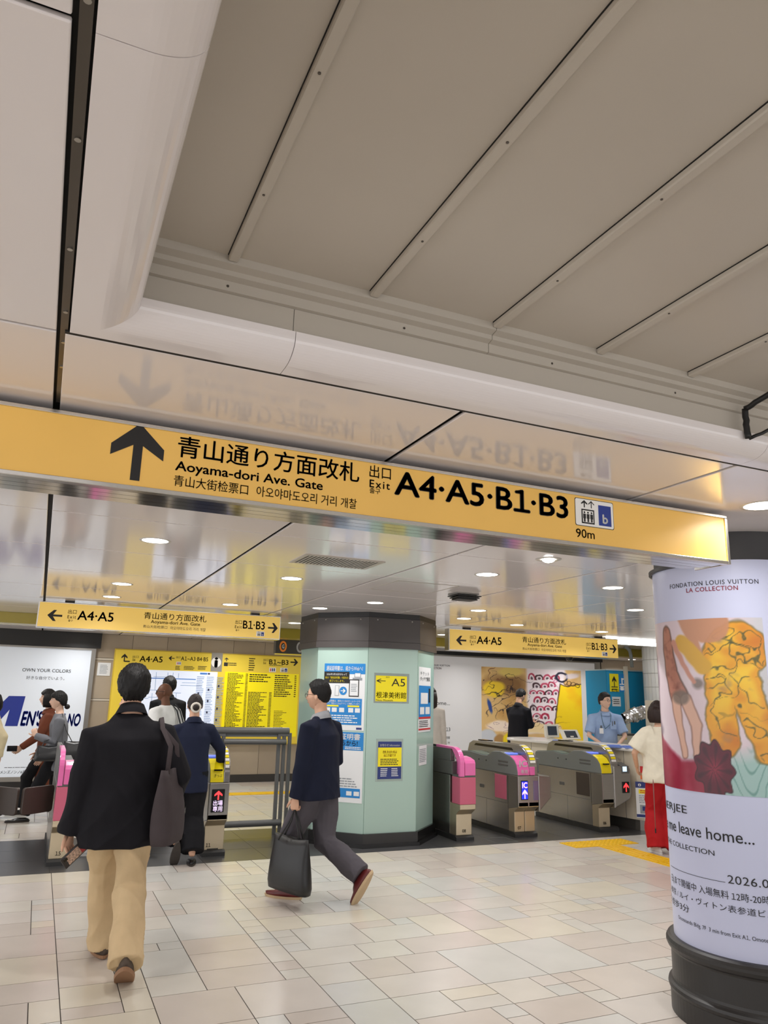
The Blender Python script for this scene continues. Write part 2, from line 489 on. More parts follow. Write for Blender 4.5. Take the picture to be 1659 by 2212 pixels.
# ================================================================== LIGHTS IN THE CEILING
M_EMIT = mat('lamp_glow', (255, 250, 240), 0.5, emit=9.0)
M_RING = mat('lamp_ring', (214, 210, 202), 0.3)
def downlight(x, y, lab, r=.082, power=1.0):
    t = thing('downlight', lab, 'downlight', (x, y, ZC), 'round recessed ceiling downlights')
    MB().lathe([(r, ZC-.002), (r+.014, ZC-.003), (r+.016, ZC), (r, ZC+.001)], x, y, 36, cap=False).build('trim_ring', M_RING, t, smooth=True)
    MB().lathe([(.001, ZC-.0012), (r, ZC-.0012)], x, y, 36, cap=False).build('diffuser', M_EMIT, t)
    L = bpy.data.lights.new('downlight_lamp', 'AREA'); L.shape = 'DISK'; L.size = r*1.9; L.energy = LAMP_W*power; L.color = LAMP_COL; L.spread = math.radians(150)
    lo = bpy.data.objects.new('downlight_lamp', L); COL.objects.link(lo); lo.parent = t; lo.location = (0, 0, -.006)
DL = [(.57, 4.92, 'large glowing downlight nearest below the big yellow sign, above its arrow'),
      (.58, 7.20, 'glowing downlight between the left hanging sign and the nearest left downlight'),
      (.58, 8.30, 'glowing downlight just above the left hanging sign'),
      (-.68, 8.10, 'glowing downlight at the left edge of the picture beside the dark ceiling seam'),
      (1.82, 6.00, 'glowing downlight below the air vent'),
      (1.82, 8.25, 'glowing downlight above the right end of the left hanging sign'),
      (3.07, 4.94, 'glowing downlight right of the air vent, above the black ceiling sensor'),
      (2.77, 7.98, 'glowing downlight close above the left edge of the octagonal pillar'),
      (3.08, 7.14, 'glowing downlight just in front of the octagonal pillar'),
      (3.09, 9.93, 'small glowing downlight left behind the octagonal pillar top'),
      (4.33, 4.97, 'glowing downlight near the top left of the poster column'),
      (5.60, 6.10, 'glowing downlight left of the poster column, second from the big sign'),
      (7.05, 8.36, 'glowing downlight above the right end of the right hanging sign'),
      (5.58, 8.26, 'glowing downlight above the middle of the right hanging sign'),
      (4.31, 7.12, 'glowing downlight behind the black ceiling sensor'),
      (4.62, 7.97, 'glowing downlight above the left end of the right hanging sign'),
      (3.07, 2.45, 'downlight right of the end of the big sign, above the poster column'),
      (.56, 13.4, 'small far downlight below the left hanging sign, near its left end'),
      (3.15, 13.4, 'small far downlight above the yellow map board'),
      (8.0, 13.2, 'small far downlight below the right hanging sign, near its left end'),
      (10.75, 13.4, 'small far downlight below the right hanging sign, beside the dome camera'),
      (12.3, 13.6, 'far right small downlight above the blue cabinet'),
      (.57, 10.3, 'added downlight behind the left hanging sign'), (1.9, 11.9, 'added downlight over the floor before the map board'), (5.6, 10.3, 'added downlight behind the right hanging sign'),  # from this row on: unseen downlights, added to light the hall
      (6.9, 11.9, 'added downlight before the far painting poster'), (9.4, 8.3, 'added downlight over the end of the service counter'), (8.6, 11.9, 'added downlight above the far concourse by the poster'),
      (-3.1, 11.9, 'added downlight before the left magazine poster'), (-.7, 11.9, 'added downlight left of the map board passage'), (-3.1, 7.2, 'added downlight in the left part of the hall'), (-1.9, 4.9, 'added downlight left of the big sign'),
      (5.6, 3.4, 'added downlight right of the poster column'), (8.2, 5.0, 'added downlight in the right part of the hall'), (11, 7.5, 'added downlight at the right wall'),
      (-1.9, 2.6, 'added downlight left of the coffer'), (-1.9, .3, 'added downlight at the left of the coffer, near the viewer'), (-1.9, -2.4, 'added downlight left behind the viewer'), (6.4, -.8, 'added downlight right of the coffer'), (6.4, 1.2, 'downlight right of the coffer, also added, further ahead'),
      (-4.4, -1, 'added downlight far left behind the viewer'), (-4.4, 4, 'added downlight far left in the hall'), (6.4, -3.5, 'added downlight right behind the viewer')]
for x, y, lab in DL: downlight(x, y, lab, power=2.0 if y > 9 else 1.0)
# small adjustable spot
t = thing('spotlight', 'small bright adjustable spotlight in the ceiling below the elevator symbol', 'spotlight', (3.07, 4.15, ZC))
MB().lathe([(.045, ZC-.002), (.085, ZC-.004), (.088, ZC), (.05, ZC+.001)], 3.07, 4.15, 32, cap=False).build('trim_ring', M_RING, t, smooth=True)
MB().sphere((3.07, 4.15, ZC-.004), (.042, .042, .02)).build('bulb', mat('spot_glow', (255, 255, 250), .5, emit=25), t, smooth=True)
L = bpy.data.lights.new('spot_lamp', 'SPOT'); L.energy = 60; L.spot_size = math.radians(100); L.shadow_soft_size = .04; L.color = LAMP_COL
lo = bpy.data.objects.new('spot_lamp', L); COL.objects.link(lo); lo.parent = t; lo.location = (0, 0, -.03)
# air vent
t = thing('air_vent', 'rectangular slatted air vent in the glossy ceiling', 'air vent', (1.86, 5.03, ZC))
for b in ((1.56, 2.16, 4.84, 4.87), (1.56, 2.16, 5.19, 5.22), (1.56, 1.59, 4.87, 5.19), (2.13, 2.16, 4.87, 5.19)):
    box('frame_bar', (*b, ZC-.006, ZC+.002), mat('vent_paint', (196, 188, 176), .4), t)
box('dark_duct', (1.58, 2.14, 4.86, 5.2, ZC-.0015, ZC+.001), M_BLACK, t)
for k in range(20):
    x = 1.604+k*.0272
    MB().box(x, x+.011, 4.87, 5.19, ZC-.007, ZC-.003).build('slat', MATS['vent_paint'], t)
# inspection hatch and sensor
t = thing('ceiling_hatch', 'thin square outline of a hatch in the ceiling beside the black sensor', 'hatch', (2.9, 5.9, ZC))
for b in ((2.62, 3.2, 5.6, 5.606), (2.62, 3.2, 6.2, 6.206), (2.62, 2.626, 5.6, 6.2), (3.194, 3.2, 5.6, 6.2)):
    box('hatch_edge', (*b, ZC-.003, ZC+.002), mat('hatch_trim', (178, 172, 162), .4), t)
t = thing('ceiling_sensor', 'black louvred sensor unit hanging under the ceiling', 'sensor', (3.49, 6.03, ZC))
box('mount_plate', (3.38, 3.60, 5.93, 6.13, ZC-.012, ZC), mat('sensor_plate', (150, 146, 140), .4), t, bevel=.003)
for k in range(3):
    box('louvre', (3.36+.015*k, 3.62-.015*k, 5.92+.01*k, 6.10-.01*k, ZC-.03-.016*k, ZC-.02-.016*k), M_BLACK, t, bevel=.003)
box('core', (3.40, 3.58, 5.95, 6.08, ZC-.06, ZC-.012), M_BLACK, t)

# ================================================================== BIG HANGING SIGN
M_SIGN = mat('sign_orange_yellow', (236, 188, 96), 0.38, emit=0.10, var=0.03, vscale=3)
M_SIGN2 = mat('sign_yellow_lit', (238, 200, 104), 0.35, emit=0.26)
M_SOFF = mat('sign_soffit_steel', (214, 210, 204), 0.12, metal=1.0)
SY = 2.62; SX0, SX1, SZ0, SZ1 = -2.6, 3.02, 2.262, 2.507
S = thing('hanging_sign', 'long orange-yellow exit sign with big upward arrow across the ceiling', 'sign', ((SX0+SX1)/2, SY+.1, SZ0))
box('housing', (SX0, SX1-.004, SY+.012, SY+.20, SZ0+.008, SZ1-.004), M_ALU, S)
box('sign_face', (SX0+.012, SX1-.016, SY+.001, SY+.014, SZ0+.016, SZ1-.014), M_SIGN, S)
box('top_rail', (SX0, SX1, SY-.006, SY+.21, SZ1-.014, SZ1), M_ALU, S, bevel=.002)
box('end_rail', (SX1-.016, SX1, SY-.006, SY+.21, SZ0, SZ1-.014), M_ALU, S, bevel=.002)
box('bottom_rail', (SX0, SX1-.016, SY-.006, SY+.03, SZ0, SZ0+.016), M_ALU, S, bevel=.002)
for (a, b) in ((.034, .085), (.088, .14), (.143, .205)):
    box('soffit_strip', (SX0, SX1-.02-a*.4, SY+a, SY+b, SZ0+.001, SZ0+.006), M_SOFF, S)
box('shadow_gap', (SX0, SX1-.25, SY+.06, SY+.17, SZ1-.002, ZC), M_BLACK, S)
Y = SY+.001
X = lambda p: at(*p, Y).x
Z = lambda p: at(*p, Y).z
arrow(S, X((237, 985)), X((353, 990)), Z((290, 1038)), Z((302, 917)), Y-.0015, M_INK)
textp('青山通り方面改札', S, Y, (384, 965), (776, 1025), (405, 943), (405, 990), M_INK, bold=.012)
textp('Aoyama-dori Ave. Gate', S, Y, (378, 1012), (697, 1052), (388, 996), (420, 1028), M_INK, bold=.022)
textp('青山大街检票口', S, Y, (375, 1040), (536, 1058), (388, 1027), (388, 1051), M_INK, bold=.004)
textp('아오야마도오리 거리 개찰', S, Y, (554, 1060), (770, 1088), (575, 1052), (575, 1075), M_INK, bold=.004)
textp('出口', S, Y, (798, 1020), (844, 1026), (820, 1007), (820, 1034), M_INK, bold=.004)
textp('Exit', S, Y, (798, 1044), (842, 1049), (801, 1036), (801, 1053), M_INK, bold=.018, space=1.25)
textp('출구', S, Y, (798, 1060), (821, 1061), (804, 1054), (804, 1066), M_INK, bold=.012)
textp('A4·A5·B1·B3', S, Y, (851, 1055), (1227, 1097), (875, 1019), (857, 1070), M_INK, bold=.03)
textp('90m', S, Y, (1244, 1153), (1284, 1156), (1251, 1142), (1251, 1161), M_INK, bold=.006)
M_WHITE = mat('white_print', (240, 238, 234), .4, emit=.06)
M_BLUE = mat('blue_print', (34, 62, 150), .4)
def elevator(parent, x0, x1, z0, z1, Y, detail=True):
    w = x1-x0; h = z1-z0
    r = .07*h
    def rr(a, b, c, d, r):
        pts = []
        for cx, cz, s in ((b-r, d-r, 0), (a+r, d-r, 90), (a+r, c+r, 180), (b-r, c+r, 270)):
            for k in range(5):
                an = math.radians(s+k*22.5); pts.append((cx+r*math.cos(an), cz+r*math.sin(an)))
        return pts
    if detail: poly('symbol_border', rr(x0, x1, z0, z1, r), Y, M_INK, parent)
    e = .012*w if detail else 0
    poly('symbol_plate', rr(x0+e, x1-e, z0+e, z1-e, r), Y-.0005, M_WHITE, parent)
    rect('symbol_blue', x0+.60*w, x0+.93*w, z0+.10*h, z0+.84*h, Y-.001, M_BLUE, parent)
    text('b', parent, x0+.70*w, x0+.84*w, z0+.18*h, z0+.52*h, Y-.0016, M_WHITE, bold=.03)
    rect('symbol_cage', x0+.16*w, x0+.49*w, z0+.10*h, z0+.62*h, Y-.001, M_INK, parent)
    rect('symbol_cage_inside', x0+.19*w, x0+.46*w, z0+.15*h, z0+.57*h, Y-.0014, M_WHITE, parent)
    for k in range(3):
        cx = x0+(.235+.09*k)*w
        disc('symbol_head', cx, z0+.50*h, .022*w, Y-.0018, M_INK, parent, 12)
        poly('symbol_figure', [(cx-.035*w, z0+.28*h), (cx-.035*w, z0+.45*h), (cx+.035*w, z0+.45*h), (cx+.035*w, z0+.28*h), (cx+.022*w, z0+.28*h), (cx+.022*w, z0+.16*h), (cx-.022*w, z0+.16*h), (cx-.022*w, z0+.28*h)], Y-.0018, M_INK, parent)
    arrow(parent, x0+.16*w, x0+.32*w, z0+.68*h, z0+.94*h, Y-.001, M_INK)
    p = parent.children[-1] if parent.children else None
    arrow(parent, x0+.34*w, x0+.50*w, z0+.68*h, z0+.94*h, Y-.001, M_INK, slim=True)
elevator(S, X((1241, 1085)), X((1325, 1115)), Z((1243, 1134)), Z((1241, 1074)), Y-.001)

# ================================================================== SMALL HANGING SIGNS
def small_sign(x0, x1, z0, z1, Y, lab):
    s = thing('hanging_sign', lab, 'sign', ((x0+x1)/2, Y+.06, z0), 'small hanging gate signs')
    box('housing', (x0-.012, x1+.012, Y+.008, Y+.13, z0-.012, z1+.012), M_ALU, s, bevel=.004)
    box('sign_face', (x0, x1, Y, Y+.02, z0, z1), M_SIGN2, s)
    for x in (x0+.3, x1-.3): box('hanger', (x-.05, x+.05, Y+.04, Y+.1, z1+.01, ZC), M_BLACK, s)
    W, H = x1-x0, z1-z0
    fx = lambda u: x0+u*W
    fz = lambda v: z1-v*H
    def tx(st, u0, u1, v0, v1, bold=.01, **k): text(st, s, fx(u0), fx(u1), fz(v1), fz(v0), Y-.002, M_INK, bold, **k)
    arrow(s, fx(.033), fx(.088), fz(.76), fz(.30), Y-.002, M_INK, rot=90)
    tx('出口', .108, .140, .24, .42, .004); tx('Exit', .108, .140, .48, .62, .012, space=1.3); tx('출구', .112, .130, .66, .75)
    tx('A4·A5', .145, .285, .26, .66, .02)
    tx('青山通り方面改札', .405, .668, .14, .44, .008); tx('Aoyama-dori Ave. Gate', .435, .642, .47, .66, .016)
    tx('青山大街检票口', .405, .505, .70, .83, .002); tx('아오야마도오리 거리 개찰', .518, .668, .70, .85, .002)
    tx('出口', .795, .825, .24, .42, .004); tx('Exit', .795, .825, .48, .62, .012, space=1.3); tx('출구', .799, .815, .66, .75)
    tx('B1·B3', .830, .93, .24, .62, .02)
    arrow(s, fx(.945), fx(.990), fz(.74), fz(.28), Y-.002, M_INK, rot=-90)
    elevator(s, fx(.893), fx(.930), fz(.93), fz(.70), Y-.002, False)
    return s
small_sign(-.098, 2.60, 2.235, 2.495, 8.95, 'yellow hanging sign with two arrows left of the octagonal pillar')
small_sign(5.00, 7.88, 2.225, 2.495, 9.0, 'yellow hanging sign with two arrows right of the octagonal pillar')
# platform sign seen behind the pillar
t = thing('platform_sign', 'dark hanging sign with orange and grey line rings behind the pillar', 'sign', (4.0, 11.6, 2.2))
box('housing', (3.32, 4.9, 11.6, 11.72, 2.2, 2.42), mat('sign_dark', (74, 70, 66), .4), t, bevel=.005)
for x in (3.6, 4.6): box('hanger', (x-.03, x+.03, 11.63, 11.69, 2.42, ZC), M_BLACK, t)
box('light_underside', (3.34, 4.88, 11.61, 11.71, 2.185, 2.2), mat('yellow_underside', (226, 200, 80), .4, emit=.2), t)
for x, c in ((3.44, (214, 120, 40)), (3.72, (150, 146, 140))):
    disc('line_ring', x, 2.31, .06, 11.596, mat('ring_%d' % c[0], c, .4, emit=.2), t, r2=.085); disc('ring_inside', x, 2.31, .035, 11.594, MATS['sign_dark'], t, r2=.055)
    text({3.44: 'G', 3.72: 'Z'}[x], t, x-.018, x+.018, 2.28, 2.34, 11.592, M_WHITE, .02)
# dome camera
t = thing('dome_camera', 'small grey security dome camera under the right hanging sign', 'security camera', (10.0, 12.9, ZC))
MB().lathe([(.09, ZC-.07), (.10, ZC-.05), (.10, ZC)], 10.0, 12.9, 20).build('mount', mat('cam_grey', (120, 118, 114), .4), t)
MB().sphere((10.0, 12.9, ZC-.08), .075).build('dome', mat('cam_dome', (30, 30, 32), .1), t, smooth=True)

# ================================================================== PRINTED SURFACES
def print_mat(name='colour_print', emit=0.0, rough=0.35):
    if name in MATS: return MATS[name]
    m = bpy.data.materials.new(name); m.use_nodes = True; nt = m.node_tree; b = nt.nodes['Principled BSDF']
    a = nt.nodes.new('ShaderNodeAttribute'); a.attribute_name = 'ink'
    nt.links.new(a.outputs['Color'], b.inputs['Base Color']); b.inputs['Roughness'].default_value = rough
    if emit:
        nt.links.new(a.outputs['Color'], b.inputs['Emission Color']); b.inputs['Emission Strength'].default_value = emit
    MATS[name] = m; return m
def grid_print(name, fn, place, nu, nv, m, parent):
    """flat or curved print: fn(U,V) gives sRGB 0..255 arrays, place(U,V) gives positions"""
    U, V = np.meshgrid(np.linspace(0, 1, nu), np.linspace(0, 1, nv))
    P = place(U.ravel(), V.ravel())
    idx = np.arange(nu*nv).reshape(nv, nu)
    q = np.stack([idx[:-1, :-1].ravel(), idx[:-1, 1:].ravel(), idx[1:, 1:].ravel(), idx[1:, :-1].ravel()], 1)
    me = bpy.data.meshes.new(name); me.from_pydata(P.tolist(), [], q.tolist()); me.update()
    c = np.clip(np.asarray(fn(U.ravel(), V.ravel()), float)/255, 0, 1)
    c = np.where(c <= .04045, c/12.92, ((c+.055)/1.055)**2.4)
    at_ = me.color_attributes.new('ink', 'FLOAT_COLOR', 'POINT')
    at_.data.foreach_set('color', np.hstack([c, np.ones((len(c), 1))]).astype(np.float32).ravel())
    return link(name, me, m, parent, smooth=True)
def fbm(u, v, s, seed=0, oct=4):
    r = np.random.RandomState(seed); o = np.zeros_like(u); a = 1.0
    for k in range(oct):
        for j in range(3):
            th = r.rand()*6.28; ph = r.rand()*6.28
            o += a*np.sin((u*math.cos(th)+v*math.sin(th))*s*6.28+ph+1.7*np.sin((u*math.sin(th)-v*math.cos(th))*s*4.1+ph*2))
        s *= 1.9; a *= .55
    return o/4
def blend(c, rgb, k):
    k = np.clip(k, 0, 1)[:, None]
    return c*(1-k)+np.array(rgb, float)[None]*k
def soft(d, w=.02): return np.clip(.5-d/w, 0, 1)      # d<0 inside
def ell(u, v, cx, cy, rx, ry, rot=0):
    a = math.radians(rot); x = (u-cx)*math.cos(a)+(v-cy)*math.sin(a); y = -(u-cx)*math.sin(a)+(v-cy)*math.cos(a)
    return (np.sqrt((x/rx)**2+(y/ry)**2)-1)*min(rx, ry)
def seg(u, v, x0, y0, x1, y1, r0, r1):
    dx, dy = x1-x0, y1-y0; t = np.clip(((u-x0)*dx+(v-y0)*dy)/(dx*dx+dy*dy), 0, 1)
    return np.hypot(u-x0-t*dx, v-y0-t*dy)-(r0+(r1-r0)*t)

# ================================================================== ROUND POSTER COLUMN
CC = Vector((3.682, 3.229)); CR = .42
PC = thing('poster_column', 'round column wrapped in a white art exhibition poster on black base', 'column', (CC.x, CC.y, 0), kind='structure')
M_COLB = mat('column_black', (40, 38, 37), 0.4, bump=.02, bscale=20)
M_COLC = mat('column_cap', (52, 50, 51), 0.45)
MB().lathe([(.454, 0), (.454, .105), (.460, .112), (.464, .126), (.460, .140), (.448, .148), (.442, .156), (.440, .17), (.440, .295), (.444, .305), (.456, .315), (.463, .332), (.463, .346), (.455, .36), (.44, .368), (.42, .370)], CC.x, CC.y, 96).build('base', M_COLB, PC)
MB().lathe([(CR, .365), (CR, 2.37)], CC.x, CC.y, 128, cap=False).build('poster_wrap', mat('poster_white', (202, 206, 232), .3, spec=.4), PC, smooth=True)
MB().lathe([(CR-.012, 2.36), (CR-.012, ZC)], CC.x, CC.y, 96, cap=False).build('cap', M_COLC, PC, smooth=True)
MB().lathe([(CR+.004, 2.352), (CR+.02, 2.354), (CR+.02, 2.372), (CR-.012, 2.376)], CC.x, CC.y, 96, cap=False, a0=math.radians(100), a1=math.radians(200)).build('rim_clip', M_COLC, PC)
PSI0 = math.atan2(-CC.y, -CC.x)
def col_hit(px, py):
    d = _ray(px, py); a = d[0]**2+d[1]**2; b = -2*(d[0]*CC.x+d[1]*CC.y); c = CC.x**2+CC.y**2-CR**2
    D = b*b-4*a*c
    t = (-b-math.sqrt(D))/(2*a) if D > 0 else -b/(2*a)
    x, y = t*d[0]-CC.x, t*d[1]-CC.y
    psi = math.atan2(y, x)-PSI0
    psi = (psi+math.pi) % (2*math.pi)-math.pi
    return psi, CAM_H+t*d[2]        # psi grows to the right seen from the hall
def colpos(psi, z, off=.0015):
    a = psi+PSI0
    return np.stack([CC.x+(CR+off)*np.cos(a), CC.y+(CR+off)*np.sin(a), z+0*a], -1)
def coltext(s, L, R, T, B, m, bold=0.0, space=1.0):
    p0 = col_hit(*L)[0] if not isinstance(L, float) else L
    p1 = col_hit(*R)[0] if not isinstance(R, float) else R
    z1 = col_hit(*T)[1]; z0 = col_hit(*B)[1]
    co, fs = glyphs(s, bold, 0, space); lo = co.min(0); hi = co.max(0)
    ps = p0+(co[:, 0]-lo[0])/(hi[0]-lo[0])*(p1-p0); z = z0+(co[:, 1]-lo[1])/(hi[1]-lo[1])*(z1-z0)
    me = bpy.data.meshes.new('lettering'); me.from_pydata(colpos(ps, z, .0022).tolist(), [], fs); me.update()
    bm = bmesh.new(); bm.from_mesh(me); bmesh.ops.triangulate(bm, faces=bm.faces)
    bm.to_mesh(me); bm.free()
    return link('lettering', me, m, PC)
M_INKG = mat('grey_ink', (70, 68, 74), .5); M_INKR = mat('crimson_ink', (150, 34, 60), .5)
coltext('FONDATION LOUIS VUITTON', (1447.7, 1267.5), (1638, 1256), (1636, 1251), (1636, 1261), M_INKG, .004, 1.15)
coltext('LA COLLECTION', (1483, 1276), (1594, 1270), (1592.6, 1264.7), (1592.6, 1274.5), M_INKR, .012, 1.1)
coltext('NERJEE', (1437.6, 1745), (1484, 1751), (1476, 1739.6), (1476, 1761.6), M_INK, .0)
coltext('e me leave home...', (1442.5, 1785), (1630, 1823.7), (1528, 1787.4), (1528, 1812.5), M_INK, .004)
coltext('FROM THE COLLECTION', -1.75, (1543.6, 1844), (1538.5, 1836.6), (1538.5, 1848), M_INK, .0)
pL, zL = col_hit(1450, 1868); pR, zR = col_hit(1567, 1906)
ps = np.linspace(pL, pR, 24); ln = np.vstack([colpos(ps, np.full(24, zR-.0012), .002), colpos(ps, np.full(24, zR+.0012), .002)])
me = bpy.data.meshes.new('rule_line'); me.from_pydata(ln.tolist(), [], [(i, i+1, 25+i, 24+i) for i in range(23)]); me.update(); link('rule_line', me, M_INK, PC)
p2026 = col_hit(1572, 1898.7)[0]; p20e = col_hit(1656, 1910)[0]
coltext('2026.09.13', (1572, 1898.7), p2026+(p20e-p2026)*1.72, (1580, 1891), (1580, 1909), M_INK, -.004, 1.05)
coltext('日)まで開催中 入場無料 12時-20時', (1452, 1895), col_hit(1658, 1945)[0]+.03, (1528, 1915.5), (1528, 1936), M_INK, .0)
coltext('ヴィトン東京 / ルイ・ヴィトン表参道ビル', -1.75, col_hit(1658, 1973)[0]+.09, (1592.8, 1958), (1592.8, 1974), M_INK, .0)
coltext('から徒歩3分', -1.62, (1489, 1963), (1484, 1954.3), (1484, 1971), M_INK, .0)
coltext('Omotesando Bldg. 7F  3 min from Exit A1, Omotesando', (1466, 1975), col_hit(1658, 2032)[0]+.15, (1587.6, 2016.3), (1587.6, 2028), M_INK, .0)
# the painting on the column: a loose abstract stand-in in the same colours
ZA0, ZA1 = 1.141, 2.053
PA1 = col_hit(1646, 1335)[0]; PA0 = -2.1
def ux(px, py): return (col_hit(px, py)[0]-PA0)/(PA1-PA0)
def art_column(u, v):
    # v from the bottom; u over the printed arc
    a = fbm(u, v, 1.6, 3); b = fbm(u, v, 2.3, 9); w1 = u+.016*a; w2 = v+.014*b
    c = np.tile(np.array([214, 196, 204.]), (len(u), 1))
    c = blend(c, (226, 214, 218), .6*np.clip(b, 0, 1)); c = blend(c, (190, 196, 200), soft(.92-w1, .1)*.7)
    # washes along the bottom
    teal = soft(w2-.20-.10*np.sin(w1*9)*0-.06*(w1-.75)*4, .10)*soft(.48-w1, .12)
    c = blend(c, (150, 190, 184), teal*.85)
    rip = np.abs(np.sin((w2*26+3*np.sin(w1*30))))
    c = blend(c, (92, 138, 130), teal*soft(rip-.22, .25)*.7)
    # warm standing mass at the right
    w1o, w2o = w1, w2; w1 = u+.030*a+.012*fbm(u, v, 5, 41); w2 = v+.022*b
    d = np.minimum.reduce([ell(w1, w2, .845, .77, .145, .21, -8), seg(w1, w2, .79, .64, .765, .26, .088, .055), seg(w1, w2, .90, .62, .955, .26, .075, .05), ell(w1, w2, .745, .235, .055, .03), ell(w1, w2, .975, .22, .06, .035)])
    c = blend(c, (92, 84, 40), soft(d-.006, .012))
    c = blend(c, (224, 158, 44), soft(d, .01))
    c = blend(c, (236, 196, 60), soft(d+.03, .03)*np.clip(.6+a*.9, 0, 1)*soft(.45-w2, .2))
    c = blend(c, (190, 104, 36), soft(d, .01)*np.clip(-a*.9+.1, 0, 1))
    vein = np.abs(np.sin(7*w1*3+5*w2+2.2*a+1.3*b*2))
    c = blend(c, (70, 74, 44), soft(d+.012, .01)*soft(vein-.12, .12)*.8)
    c = blend(c, (150, 120, 104), soft(d+.03, .02)*np.clip(fbm(u, v, 3.2, 77)*1.6-.7, 0, 1)*.8)
    c = blend(c, (60, 66, 40), soft(d+.008, .01)*soft(np.abs(np.sin(14*w1-21*w2+3*b+2*a))-.10, .10)*soft(.5-w2, .3)*.8)
    w1, w2 = w1o, w2o
    # tan drapes at the top
    d = np.minimum(ell(w1, w2, .73, .97, .11, .12), seg(w1, w2, .60, 1.02, .70, .70, .045, .02))
    c = blend(c, (190, 136, 104), soft(d, .012)*.95)
    d = seg(w1, w2, .575, .86, .70, .72, .04, .045); c = blend(c, (206, 160, 60), soft(d, .012))
    # slim leaning form, left
    d = np.minimum.reduce([seg(w1, w2, .46, .93, .485, .70, .03, .05), seg(w1, w2, .485, .68, .53, .55, .05, .06)])
    c = blend(c, (84, 62, 54), soft(d-.008, .012)); c = blend(c, (178, 120, 102), soft(d, .01)); c = blend(c, (136, 84, 74), soft(d, .01)*np.clip(fbm(u, v, 9, 5), 0, 1))
    d = np.minimum.reduce([seg(w1, w2, .51, .52, .545, .20, .032, .018), seg(w1, w2, .58, .52, .635, .38, .035, .03), seg(w1, w2, .635, .38, .625, .20, .028, .016)])
    c = blend(c, (120, 84, 72), soft(d-.005, .01)); c = blend(c, (212, 170, 150), soft(d, .01))
    d = np.minimum(ell(w1, w2, .545, .535, .06, .045), ell(w1, w2, .66, .62, .03, .035)); c = blend(c, (112, 100, 92), soft(d, .02)*.8)
    d = seg(w1, w2, .52, .86, .64, .63, .018, .012); c = blend(c, (196, 140, 122), soft(d, .008))
    # crimson ground and dark bloom, bottom left
    d = (w2-.17-.55*np.clip(.52-w1, 0, 1)*1.2); d = np.maximum(d, w1-.74)
    c = blend(c, (150, 36, 62), soft(d, .03)); c = blend(c, (190, 92, 112), soft(d, .03)*np.clip(b, 0, 1)*.7)
    ang = np.arctan2(w2-.13, (w1-.71)*1.6); rr = np.hypot((w1-.71)*1.6, w2-.13)-(.15+.018*np.cos(ang*9))
    c = blend(c, (30, 10, 16), soft(rr-.006, .008)); c = blend(c, (92, 20, 40), soft(rr, .01)); c = blend(c, (150, 38, 62), soft(rr+.09, .06)*.8); c = blend(c, (56, 12, 28), soft(rr+.02, .02)*np.clip(np.cos(ang*9), 0, 1)*.7)
    c = blend(c, (60, 40, 60), soft(w1-.30+.05*a, .05)*.6*soft(w2-.85, .1))
    return c
def place_col(u, v): return colpos(PA0+u*(PA1-PA0), ZA0+v*(ZA1-ZA0), .0012)
grid_print('painting_print', art_column, place_col, 230, 200, print_mat('poster_print', 0.0, .3), PC)

# ================================================================== OCTAGONAL PILLAR
OC = Vector((3.695, 8.755)); OA = .765
OP = thing('octagonal_pillar', 'octagonal pillar of pale green glass panels with dark band and base', 'pillar', (OC.x, OC.y, 0), kind='structure')
def octa(ap, z0, z1):
    R_ = ap/math.cos(math.pi/8)
    return [(OC.x+R_*math.cos(math.pi/8+k*math.pi/4), OC.y+R_*math.sin(math.pi/8+k*math.pi/4)) for k in range(8)]
M_GLASS = mat('green_back_painted_glass', (168, 195, 184), 0.12, spec=0.6)
M_BAND = mat('pillar_band', (66, 60, 58), 0.42, bump=.01)
M_PBASE = mat('pillar_base', (30, 29, 29), 0.25)
MB().prism(octa(OA-.012, 0, 1), .05, ZC, 'z').build('core', mat('pillar_joint', (110, 92, 84), .5), OP)
def oct_face(k, ap=OA):
    P = octa(ap, 0, 1); a = Vector(P[k]); b = Vector(P[(k+1) % 8]); return a, b
for k in range(8):
    a, b = oct_face(k); d = (b-a).normalized(); n = Vector((d.y, -d.x))
    def slab(name, ap, z0, z1, th, m, g=.003, bev=0.0):
        a, b = oct_face(k, ap); a2 = a+d*g; b2 = b-d*g
        MB().prism([tuple(a2), tuple(b2), tuple(b2-n*th), tuple(a2-n*th)], z0, z1, 'z').build(name, m, OP, bevel=bev)
    slab('glass_panel', OA, .14, 2.125, .01, M_GLASS)
    slab('band_panel', OA+.025, 2.20, 2.47, .04, M_BAND, .001)
    slab('band_lower', OA+.032, 2.125, 2.197, .05, M_BAND, .001)
    slab('band_top', OA+.018, 2.473, ZC, .03, M_BLACK, .001)
    slab('base_upper', OA+.028, .02, .14, .05, M_PBASE, 0)
    slab('base_foot', OA+.055, .0, .035, .08, M_PBASE, 0)
    for f in (.15, .85):
        p = a.lerp(b, f)+n*.026
        MB().sphere((p.x, p.y, 2.445), .009, 10, 6).build('bolt', M_STEEL, OP, smooth=True)

